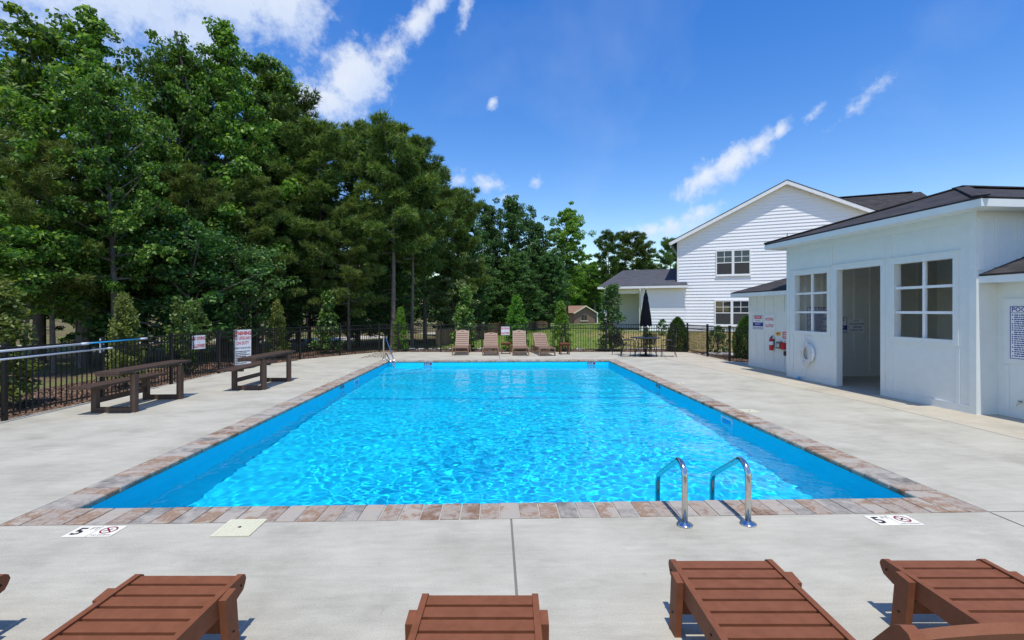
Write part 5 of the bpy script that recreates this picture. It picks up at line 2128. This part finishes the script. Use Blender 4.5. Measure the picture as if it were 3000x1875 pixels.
def broadleaf(seed, H=12.0, Rw=3.0, zlow=.16, nb=46, leaf=.15, mat='leaf', per=95, shape='oval', trunk_r=.19, fork=False):
    rng = np.random.default_rng(seed)
    segs = []
    ph = rng.uniform(0, 6.28, 4)
    def axis(z):
        u = z / H
        return np.array([.35 * math.sin(2.2 * u + ph[0]) * u, .35 * math.sin(1.8 * u + ph[1]) * u, z])
    tr = [axis(H * .94 * k / 9) for k in range(10)]
    tr[0][2] = -.25
    segs.append((tr, trunk_r, .02, 9))
    if fork:
        q = [axis(H * .12) + np.array([.9 * k / 5 * (1 + .4 * k / 5), .2 * k / 5, H * .75 * k / 6]) for k in range(7)]
        segs.append((q, trunk_r * .75, .03, 8))
    C, rc = [], []
    for i in range(nb):
        u = zlow + (1 - zlow) * ((i + rng.uniform(0, .8)) / nb)
        z = H * u
        t_ = (u - zlow) / (1 - zlow)
        if shape == 'oval':
            prof = (math.sin(math.pi * min(1, t_ * .82 + .18)) ** .65)
        elif shape == 'tall':
            prof = (1 - t_ * .72) * (.55 + .45 * math.sin(math.pi * min(1, t_ * 1.2 + .1)) if t_ < .75 else .62)
        else:
            prof = (1 - t_) ** .6 * .95 + .1
        a = i * 2.39996 + rng.uniform(-.4, .4)
        Lb = Rw * prof * rng.uniform(.6, 1.15)
        el = R(8 + 52 * t_ + rng.uniform(-10, 12))
        d = np.array([math.cos(a) * math.cos(el), math.sin(a) * math.cos(el), math.sin(el)])
        p0 = axis(z * .93)
        pts = [p0 + d * Lb * s_ + np.array([0, 0, -.10 * Lb * s_ * s_ + (.10 * Lb * s_ ** 3)]) for s_ in (0, .35, .7, 1)]
        segs.append((pts, .02 + .022 * Lb * (1 - t_ * .5), .008, 5))
        m_ = max(3, int(3 + Lb * 2.4))
        for s_ in np.linspace(.32, 1.05, m_):
            c = p0 + d * Lb * s_ + rng.normal(size=3) * np.array([.33, .33, .22]) * (.5 + .5 * s_) * min(1.3, Lb * .5 + .3)
            C.append(c)
            rc.append(rng.uniform(.24, .52) * (.75 + .25 * min(1.5, Lb / 2)))
    C, rc = np.array(C), np.array(rc)
    # a few ragged leaders at the top
    P, out = cluster_points(C, rc, per, rng, .55)
    keep = rng.uniform(size=len(P)) < .92
    P, out = P[keep], out[keep]
    V, F = leaf_cloud(P, leaf, rng, .6, out)
    return (np_mesh('crown', V, F, M[mat]), limb_mesh(segs, M['bark'], 'trunk'), H)


def pine(seed, H=12.0, Rw=2.6, zlow=.42, nb=42, mat='needle', per=46, tuft=.22, trunk_r=.15, dead=6):
    rng = np.random.default_rng(seed)
    segs = []
    ph = rng.uniform(0, 6.28, 2)
    def axis(z):
        u = z / H
        return np.array([.22 * math.sin(2.5 * u + ph[0]) * u, .22 * math.sin(2.0 * u + ph[1]) * u, z])
    tr = [axis(H * .94 * k / 9) for k in range(10)]
    tr[0][2] = -.25
    segs.append((tr, trunk_r, .02, 9))
    for k in range(dead):
        z = H * rng.uniform(.15, zlow)
        a = rng.uniform(0, 6.28)
        p0 = axis(z)
        L_ = rng.uniform(.3, .9)
        segs.append(([p0, p0 + np.array([math.cos(a) * L_ * .6, math.sin(a) * L_ * .6, -.02]), p0 + np.array([math.cos(a) * L_, math.sin(a) * L_, -.12])], .018, .005, 4))
    C, rc, D = [], [], []
    for i in range(nb):
        t_ = (i + rng.uniform(0, .9)) / nb
        z = H * (zlow + (1 - zlow) * t_)
        prof = math.sin(math.pi * min(1, .22 + .74 * t_)) ** .7
        a = i * 2.39996 + rng.uniform(-.5, .5)
        Lb = Rw * prof * rng.uniform(.55, 1.15)
        el = R(-6 + 50 * t_ + rng.uniform(-12, 10))
        d = np.array([math.cos(a) * math.cos(el), math.sin(a) * math.cos(el), math.sin(el)])
        p0 = axis(z * .96)
        tip = p0 + d * Lb + np.array([0, 0, .12 * Lb])
        pts = [p0, p0 + d * Lb * .5 + np.array([0, 0, -.03 * Lb]), tip]
        segs.append((pts, .015 + .016 * Lb, .008, 5))
        m_ = max(3, int(2 + Lb * 2.3))
        for s_ in np.linspace(.40, 1.06, m_):
            side = np.cross(d, [0, 0, 1])
            c = p0 + d * Lb * s_ + np.array([0, 0, .12 * Lb * s_ ** 2]) + side * rng.normal() * .34 * (1.2 - .5 * s_) + np.array([0, 0, rng.normal() * .10])
            C.append(c)
            rc.append(rng.uniform(.26, .48))
            D.append(d)
    C, rc, D = np.array(C), np.array(rc), np.array(D)
    P, out = cluster_points(C, rc, per, rng, .5)
    Dn = np.repeat(D, per, 0) * .6 + out * .7 + np.array([0, 0, .35])
    Dn /= np.linalg.norm(Dn, axis=1, keepdims=True)
    V, F = needle_cloud(P, tuft, rng, Dn, 6, .085)
    return (np_mesh('crown', V, F, M[mat]), limb_mesh(segs, M['bark_pine'], 'trunk'), H)


def add_tree(proto, x, y, H, label, group, name, wide=1.0, rz=0.0, cat='tree'):
    cm, tm, h0 = proto
    s = H / h0
    t = thing(name, label, cat, (x, y, float(terrain_z(x, y)) - .02), rz, group)
    for nm, me in (('trunk', tm), ('crown', cm)):
        o = obj(nm, me, t)
        o.scale = (s * wide, s * wide, s)
    return t


B1 = broadleaf(11, 12, 2.9, .30, 42, .15, 'leaf', 78, 'oval', .20)
B2 = broadleaf(23, 12, 2.6, .28, 44, .15, 'leaf', 78, 'tall', .19, fork=True)
B3 = broadleaf(37, 12, 3.2, .34, 40, .155, 'leaf', 80, 'oval', .21)
BD = broadleaf(41, 10, 2.9, .10, 50, .15, 'leaf_dark_shaded', 100, 'oval', .18)
BB = broadleaf(53, 10, 2.5, .30, 40, .17, 'leaf_bright', 95, 'oval', .17)
BP = broadleaf(59, 6, 2.3, .08, 34, .14, 'leaf_pale', 90, 'oval', .12)
BU = broadleaf(61, 5, 2.4, .12, 26, .125, 'leaf_dark_shaded', 70, 'oval', .07)  # understory crown, shade under the canopy put into its leaf colour
P1 = pine(71, 12, 2.7, .42, 36, 'needle', 34, .30)
P2 = pine(83, 12, 2.4, .46, 32, 'needle', 34, .30, dead=9)
P3 = pine(97, 12, 2.9, .30, 38, 'needle_olive', 34, .30)

TREES = [
    (B1, -20.2, 20.7, 12.6, 'broadleaf_tree', 'tall leafy tree at the far left edge of the photo, behind the others', 1.0),
    (B3, -16.1, 17.5, 12.3, 'broadleaf_tree', 'tall leafy tree with two ragged tops near the left edge', 1.0),
    (B2, -13.2, 15.9, 12.0, 'broadleaf_tree', 'fork-trunked leafy tree behind the blue pole, its top the highest on the left', 1.0),
    (B1, -11.6, 15.1, 9.2, 'broadleaf_tree', 'rounded leafy tree standing over the nearer picnic bench', .82),
    (B2, -16.0, 22.5, 10.2, 'broadleaf_tree', 'leafy tree in the dip of the skyline on the left', .9),
    (B3, -12.7, 19.5, 12.9, 'broadleaf_tree', 'leafy tree with thin top twigs right of the dip in the skyline', .7),
    (P2, -13.3, 20.9, 12.4, 'pine_tree', 'dark brownish pine standing among the tall leafy trees', .9),
    (B2, -11.3, 20.4, 14.6, 'broadleaf_tree', 'tallest leafy tree left of the diagonal cloud, above the no diving sign', .9),
    (B1, -11.5, 23.4, 14.6, 'broadleaf_tree', 'leafy tree whose shoulder falls toward the diagonal cloud', .8),
    (P1, -10.9, 24.4, 13.3, 'pine_tree', 'pine at the right shoulder of the tall leafy group', .85),
    (P2, -11.1, 27.4, 12.9, 'pine_tree', 'thin pine just left of the broad pines, in the notch', .8),
    (P3, -8.1, 22.8, 10.4, 'pine_tree', 'broad olive pine with low drooping boughs behind the tall warning sign', 1.15),
    (P1, -7.5, 26.3, 11.7, 'pine_tree', 'pine between the olive pine and the tall straight pine', 1.0),
    (P2, -4.75, 22.3, 10.6, 'pine_tree', 'tall straight pine with a bare trunk beside the hand rail', 1.05),
    (P1, -4.1, 23.6, 10.2, 'pine_tree', 'second bare-trunked pine just right of the tall straight pine', .8),
    (P1, -3.9, 26.6, 9.8, 'pine_tree', 'pine with a leaning pale trunk left of the wooden fence', 1.0),
    (P3, -2.6, 28.1, 9.0, 'pine_tree', 'lower pine at the right slope of the pine group', 1.0),
    (BD, -2.3, 32.1, 9.3, 'broadleaf_tree', 'dark leafy tree next to the pine group, above the first lounge chair', .9),
    (BD, -.7, 34.0, 9.7, 'broadleaf_tree', 'dark leafy tree with a pointed top, left of the twin peak', .75),
    (BD, 1.3, 36.0, 10.4, 'broadleaf_tree', 'dark leafy tree with the narrow highest peak above the lounge chairs', .75),
    (BD, 3.0, 37.9, 8.9, 'broadleaf_tree', 'dark leafy tree drooping toward the bright green tree', .9),
    (BB, 5.9, 39.8, 10.1, 'broadleaf_tree', 'bright green airy tree standing alone against the sky left of the house', .85),
    (BB, 23.6, 114.0, 15.0, 'broadleaf_tree', 'round mid green tree left of the porch roof', 1.25),
    (P2, 14.1, 59.6, 11.9, 'pine_tree', 'far pine left of the house, the thinner of two', .8),
    (P1, 17.6, 62.5, 12.3, 'pine_tree', 'far broad pine left of the house above the porch roof', 1.15),
    (B3, 20.7, 65.4, 9.8, 'broadleaf_tree', 'far low leafy tree between the broad pine and the house', 1.0),
    (P1, 21.6, 59.3, 10.9, 'pine_tree', 'far pine half hidden by the corner of the white house', .8),
    (BB, 17.6, 118.0, 13.5, 'broadleaf_tree', 'green tree filling the gap behind the brick house roof', 1.3),
    (BD, 22.5, 121.0, 15.0, 'broadleaf_tree', 'dark tree beyond the brick house, left of the porch column', 1.3),
    (B1, 5.0, 52.0, 9.0, 'broadleaf_tree', 'mid green tree behind the trunk of the bright green tree', 1.1),
    (BP, -2.4, 27.6, 5.0, 'broadleaf_tree', 'pale grey green small tree in front of the dark trees', 1.0),
    (B2, -19.9, 18.0, 11.0, 'broadleaf_tree', 'leafy tree cut by the left edge of the photo', 1.0),
    (B3, -17.2, 14.6, 8.8, 'broadleaf_tree', 'lower leafy tree cut by the left edge above the cleaning poles', 1.0),
]
rg = random.Random(77)
for pr, x, y, H, nm, lb, wd in TREES:
    add_tree(pr, x, y, H, lb, 'trees around the pool grounds', nm, wd, rg.uniform(0, 6.28))
BH = broadleaf(67, 6, 2.2, .42, 26, .13, 'leaf', 75, 'oval', .08)
UNDER = [(BH, -13.2, 13.9, 4.6, 'low leafy tree behind the cleaning poles, nearest the left edge shrub'),
         (BH, -13.5, 16.0, 4.4, 'low leafy tree behind the blue end of the upper cleaning pole'),
         (BD, -13.8, 17.5, 5.6, 'dark low tree between the left trunks, above the feathery olive shrub'),
         (BU, -10.6, 16.8, 4.8, 'low leafy tree over the far end of the nearer picnic bench'),
         (BU, -9.6, 18.6, 4.3, 'low leafy tree directly behind the tall warning sign'),
         (BD, -9.3, 21.8, 4.1, 'dark low tree left of the pale glossy shrub'),
         (BU, -7.4, 24.3, 3.6, 'low leafy tree right behind the pale glossy shrub'),
         (BD, -7.7, 43.0, 7.5, 'dark tree filling the gap between the bare pine trunks, far back'),
         (BD, -10.6, 47.0, 8.0, 'dark tree far back, just left of the bare pine trunks'),
         (BU, -5.9, 26.0, 3.9, 'low leafy tree left of the tall bare pine trunk'),
         (BD, -1.2, 30.1, 5.2, 'dark low tree behind the magnolia shrub'),  # back understory takes the dark crown, its shade painted in the leaves
         (BD, 1.5, 33.0, 5.7, 'dark low tree behind the pointed shrub of the third lounge chair'),
         (BD, 4.0, 36.2, 6.0, 'low tree just left of the brick house'),
         (BD, -15.5, 19.5, 6.2, 'dark understory tree deep behind the fork-trunked tree'),
         (BU, -12.2, 21.5, 6.5, 'understory tree under the tallest leafy tree'),
         (BU, -9.8, 25.5, 6.0, 'understory tree under the shoulder pine'),
         (BD, -6.5, 29.5, 5.5, 'dark understory tree between the pine trunks'),
         (BD, -3.5, 34.5, 5.5, 'understory tree right of the leaning pale trunk'),
         (BD, .5, 38.5, 6.2, 'understory tree under the narrow highest peak'),
         (BD, -18.5, 17.2, 5.5, 'dark understory tree at the left edge of the photo')]
for pr, x, y, H, lb in UNDER:
    add_tree(pr, x, y, H, lb, 'understory trees in the wood', 'understory_tree', rg.uniform(.95, 1.2), rg.uniform(0, 6.28))
for x, y, H, lb in [(-13.0, 14.6, 6.8, 'young olive pine at the left, boughs above the left edge shrub'), (-11.3, 18.2, 7.1, 'young olive pine with drooping boughs above the no diving sign'),
                    (-9.9, 20.3, 7.3, 'young olive pine with drooping boughs above the tall warning sign'), (-6.6, 21.9, 6.6, 'young olive pine just left of the tall bare trunk')]:
    add_tree(P3, x, y, H, lb, 'young pines at the wood edge', 'pine_tree', 1.0, rg.uniform(0, 6.28))
# deeper wood: individual trees that nothing tells apart
k = 0
while k < 36:
    x = rg.uniform(-46, 9)
    y = rg.uniform(27, 62)
    if y < 30 + max(0, (x + 12) * .85) + (6 if x > -3 else 0) or (x > 1 and y < 46):
        continue
    tgt = (10.5 if x < -6 else 8.2) * y / 36 * rg.uniform(.55, .74) if x > -12 else rg.uniform(6.5, 9.5)
    add_tree((B1, B2, B3, BD, P1, P2)[k % 6], x, y, min(13, max(5.5, tgt)), 'tree standing deep in the wood behind the front row', 'trees deep in the wood', 'woodland_tree', rg.uniform(.9, 1.2), rg.uniform(0, 6.28))
    k += 1
# far treeline as one mass
def far_woods():
    rng = np.random.default_rng(5)
    n = 3400
    x = rng.uniform(-130, 70, n)
    y = 122 + rng.uniform(0, 26, n) + np.abs(x + 20) * .12 - np.clip(-x - 40, 0, 60) * .5
    hh = 11.5 + 2.2 * np.sin(x * .21) + 1.6 * np.sin(x * .53 + 1)
    z = rng.uniform(0, 1, n) ** .8 * hh - 1
    C = np.stack([x, y, z], -1)
    P, out = cluster_points(C, rng.uniform(1.2, 2.4, n), 38, rng, .8)
    V, F = leaf_cloud(P, 1.0, rng, .6, out)
    tag(obj('far_woods', np_mesh('far_woods', V, F, M['leaf_dark_shaded'])), 'distant line of dark woods beyond the lawn', 'woods', kind='stuff')


far_woods()


# ------------------------------------------------------------------ shrubs along the fence
def shrub(seed, H, Rw, leaf, mat, stems=7, per=34, shape='cone', up=.4, nclu=90, low=.05):
    rng = np.random.default_rng(seed)
    segs = []
    C, rc = [], []
    for i in range(nclu):
        t_ = low + (1 - low) * rng.uniform(0, 1) ** .85
        if shape == 'cone':
            prof = (1 - t_) ** .75 * .95 + .08
        elif shape == 'round':
            prof = math.sin(math.pi * min(1, .25 + .72 * t_)) ** .7
        elif shape == 'tuft':
            prof = .35 + .75 * math.sin(math.pi * min(1, .05 + .9 * t_)) if t_ > .3 else .25
        else:
            prof = .55 + .3 * math.sin(3 * t_ + 1)
        a = rng.uniform(0, 6.28)
        r_ = Rw * prof * rng.uniform(.25, 1.0) ** .6
        C.append((math.cos(a) * r_, math.sin(a) * r_, t_ * H))
        rc.append(rng.uniform(.08, .17) * (H / 2.2) ** .5)
    for k in range(stems):
        a = k * 2.4
        top = H * rng.uniform(.55, .98)
        r_ = Rw * .45 * rng.uniform(.2, 1)
        segs.append(([np.array([math.cos(a) * .03, math.sin(a) * .03, -.05]), np.array([math.cos(a) * r_ * .5, math.sin(a) * r_ * .5, top * .5]), np.array([math.cos(a) * r_, math.sin(a) * r_, top])], .016, .005, 5))
    C, rc = np.array(C), np.array(rc)
    P, out = cluster_points(C, rc, per, rng, 1.0)
    V, F = leaf_cloud(P, leaf, rng, up, out, .5)
    return (np_mesh('crown', V, F, M[mat]), limb_mesh(segs, M['bark'], 'trunk'), H)


def conifer_column(seed, H, Rw):
    rng = np.random.default_rng(seed)
    n = 5200
    t_ = rng.uniform(0, 1, n) ** .9
    prof = np.sin(np.pi * np.clip(.30 + .70 * t_, 0, 1)) ** .62
    a = rng.uniform(0, 6.28, n)
    r_ = Rw * prof * (1 - .35 * rng.uniform(0, 1, n) ** 3) * (1 + .12 * np.sin(a * 5 + t_ * 9))
    P = np.stack([np.cos(a) * r_, np.sin(a) * r_, .04 + t_ * H * .97], -1)
    out = np.stack([np.cos(a), np.sin(a), 0 * a], -1)
    D = out * .4 + np.array([0, 0, 1.0])
    D /= np.linalg.norm(D, axis=1, keepdims=True)
    V, F = needle_cloud(P, .10, rng, D, 3)
    V[:, :] = V
    return (np_mesh('crown', V, F, M['leaf_arbor']), limb_mesh([([np.array([0, 0, -.05]), np.array([0, 0, H * .5]), np.array([0, 0, H * .9])], .03, .008, 6)], M['bark'], 'trunk'), H)


S_mag = shrub(101, 2.6, .55, .13, 'leaf_magnolia', per=26, shape='cone', nclu=120)
S_mag2 = shrub(103, 2.3, .62, .12, 'leaf_magnolia', per=24, shape='tuft', nclu=90)
S_ol = shrub(107, 2.2, .5, .075, 'leaf_olive', per=48, shape='cone', nclu=120, up=.2)
S_con = shrub(109, 2.3, .58, .085, 'leaf_bright', per=40, shape='cone', nclu=130, up=.2)
S_tall = shrub(113, 2.9, .45, .085, 'leaf_holly', stems=9, per=34, shape='column', nclu=130)
S_low = shrub(127, 1.2, .48, .075, 'leaf_holly', per=36, shape='round', nclu=70)
S_arb = conifer_column(131, 1.45, .40)
GS = 'shrubs planted along the pool fence'
SHR = [(S_ol, -9.25, 9.2, 2.45, 'leafy yellow green shrub at the left edge above the cleaning poles', 1.35),
       (S_ol, -8.75, 11.65, 2.2, 'feathery olive shrub with nodding tips right of the blue pole end', .95),
       (S_mag2, -8.85, 14.1, 2.15, 'sparse broad leaved shrub behind the no diving sign by the picnic benches', .95),
       (S_ol, -8.35, 18.7, 2.2, 'thin olive shrub right of the tall warning sign', .9),
       (S_mag, -7.1, 20.6, 2.6, 'pale green glossy shrub behind the second picnic bench', 1.15),
       (S_con, -4.25, 21.6, 1.95, 'slender shrub just right of the tall straight pine', .9),
       (S_mag, -1.40, 21.6, 2.85, 'bright glossy magnolia shrub behind the first lounge chair', 1.1),
       (S_con, .92, 21.5, 2.45, 'pointed green shrub behind the third lounge chair', 1.05),
       (S_con, 2.90, 21.4, 2.2, 'pointed green shrub behind the rightmost lounge chair', 1.05),
       (S_tall, 5.10, 21.3, 2.95, 'tall open shrub in front of the porch beside the umbrella', 1.5),
       (S_low, 9.5, 20.4, 1.15, 'rounded dark shrub behind the gate below the ground floor window', 1.0),
       (S_low, 7.05, 22.3, 1.0, 'small shrub half hidden by the umbrella table', .7),
       (S_low, 9.2, 26.4, .9, 'low shrub against the white house foundation', .9),
       (S_low, -9.0, 8.3, 1.1, 'low leafy plant at the foot of the fence on the left edge', .9)]
for pr, x, y, H, lb, wd in SHR:
    add_tree(pr, x, y, H, lb, GS, 'shrub', wd, rg.uniform(0, 6.28), 'shrub')
add_tree(S_arb, 8.05, 21.15, 1.50, 'conical evergreen beside the umbrella table', GS, 'evergreen_shrub', 1.05, .4, 'shrub')
add_tree(S_arb, 9.55, 18.0, 1.60, 'conical evergreen partly hidden by the pool house wing', GS, 'evergreen_shrub', 1.1, 1.9, 'shrub')


# ------------------------------------------------------------------ mulch, stones, grass
def chips():
    rng = np.random.default_rng(8)
    P = []
    for (x0, y0), (x1, y1) in list(zip(FL[:-1], FL[1:])) + list(zip(FB[:-1], FB[1:])):
        L_ = math.hypot(x1 - x0, y1 - y0)
        left = x0 < -5
        w = 2.6 if left else 1.15
        n = int(L_ * w * (420 if left else 330))
        u = rng.uniform(0, 1, n)
        v = rng.uniform(.10, w, n)
        nx, ny = -(y1 - y0) / L_, (x1 - x0) / L_
        if not left and ny < 0:
            nx, ny = -nx, -ny
        if left and nx > 0:
            nx, ny = -nx, -ny
        P.append(np.stack([x0 + (x1 - x0) * u + nx * v, y0 + (y1 - y0) * u + ny * v], -1))
    u = rng.uniform(0, 1, (1600, 2))
    P.append(np.stack([8.45 + u[:, 0] * 2.4, 16.9 + u[:, 1] * 3.9], -1))
    P = np.concatenate(P)
    z = terrain_z(P[:, 0], P[:, 1]) + rng.uniform(0.0, .035, len(P))
    V, F = leaf_cloud(np.column_stack([P, z]), .062, rng, 1.1, None, .45, .5)
    tag(obj('mulch', np_mesh('mulch', V, F, M['mulch'])), 'brown bark mulch along the outside of the pool fence', 'mulch', kind='stuff')
    # bed surface under the chips
    V, F = [], []
    def strip(poly_in, w, sgn):
        base = len(V)
        for i, (x, y) in enumerate(poly_in):
            x0, y0 = poly_in[max(0, i - 1)]
            x1, y1 = poly_in[min(len(poly_in) - 1, i + 1)]
            l = math.hypot(x1 - x0, y1 - y0)
            nx, ny = -(y1 - y0) / l * sgn, (x1 - x0) / l * sgn
            for q in (.03, w * .5, w):
                px, py = x + nx * q, y + ny * q
                V.append((px, py, float(terrain_z(px, py)) + (.012 if q < w else .0)))
        for i in range(len(poly_in) - 1):
            for k in range(2):
                a = base + i * 3 + k
                F.append((a, a + 1, a + 4, a + 3))
    strip(FL, 2.6, 1)
    strip(FB, 1.2, 1)
    V += [(8.36, 16.9, -.012), (10.9, 16.9, -.012), (10.9, 20.9, -.012), (8.36, 20.9, -.012)]
    F.append((len(V) - 4, len(V) - 3, len(V) - 2, len(V) - 1))
    tag(obj('mulch_bed', np_mesh('mulch_bed', np.array(V), np.array(F), M['mulch'])), kind='structure')


chips()


def stones():
    rng = np.random.default_rng(12)
    b = bmesh.new()
    ico = bmesh.new()
    bmesh.ops.create_icosphere(ico, subdivisions=1, radius=1)
    base = np.array([v.co[:] for v in ico.verts])
    tri = np.array([[v.index for v in f.verts] for f in ico.faces])
    ico.free()
    b.free()
    V, F = [], []
    spots = []
    for (x0, y0), (x1, y1) in zip(FB[1:-1], FB[2:]):
        for k in range(17):
            u = rng.uniform()
            spots.append((x0 + (x1 - x0) * u, y0 + (y1 - y0) * u + 1.2 + rng.normal() * .08))
    for k in range(60):
        u = rng.uniform()
        spots.append((8.5 + u * 2.2 + rng.normal() * .1, 19.3 + .4 * math.sin(u * 6) + rng.normal() * .15))
    for x, y in spots:
        s = rng.uniform(.045, .12)
        v = base * np.array([s * rng.uniform(.9, 1.5), s * rng.uniform(.9, 1.4), s * .62]) * (1 + .14 * rng.normal(size=(len(base), 1)))
        a = rng.uniform(0, 6.28)
        c, q = math.cos(a), math.sin(a)
        v = np.stack([v[:, 0] * c - v[:, 1] * q, v[:, 0] * q + v[:, 1] * c, v[:, 2]], -1)
        V.append(v + np.array([x, y, float(terrain_z(x, y)) + s * .35]))
        F.append(tri + 12 * (len(V) - 1) if len(base) == 12 else tri + len(base) * (len(V) - 1))
    tag(obj('border_stones', np_mesh('border_stones', np.concatenate(V), np.concatenate(F), M['stone'], True)), 'pale rounded stones edging the mulch bed behind the fence', 'stones', kind='stuff')


stones()


def lawn():
    rng = np.random.default_rng(14)
    n = 26000
    x = rng.uniform(-3, 16, n)
    y = 22.2 + rng.uniform(0, 1, n) ** 1.6 * 26
    d = np.stack([rng.normal(size=n) * .35, rng.normal(size=n) * .35, np.ones(n)], -1)
    P = np.stack([x, y, terrain_z(x, y)], -1)
    V, F = needle_cloud(P, .075, rng, d, 3)
    tag(obj('grass', np_mesh('grass', V, F, M['grass'])), 'patchy mown grass beyond the back fence', 'grass', kind='stuff')


lawn()
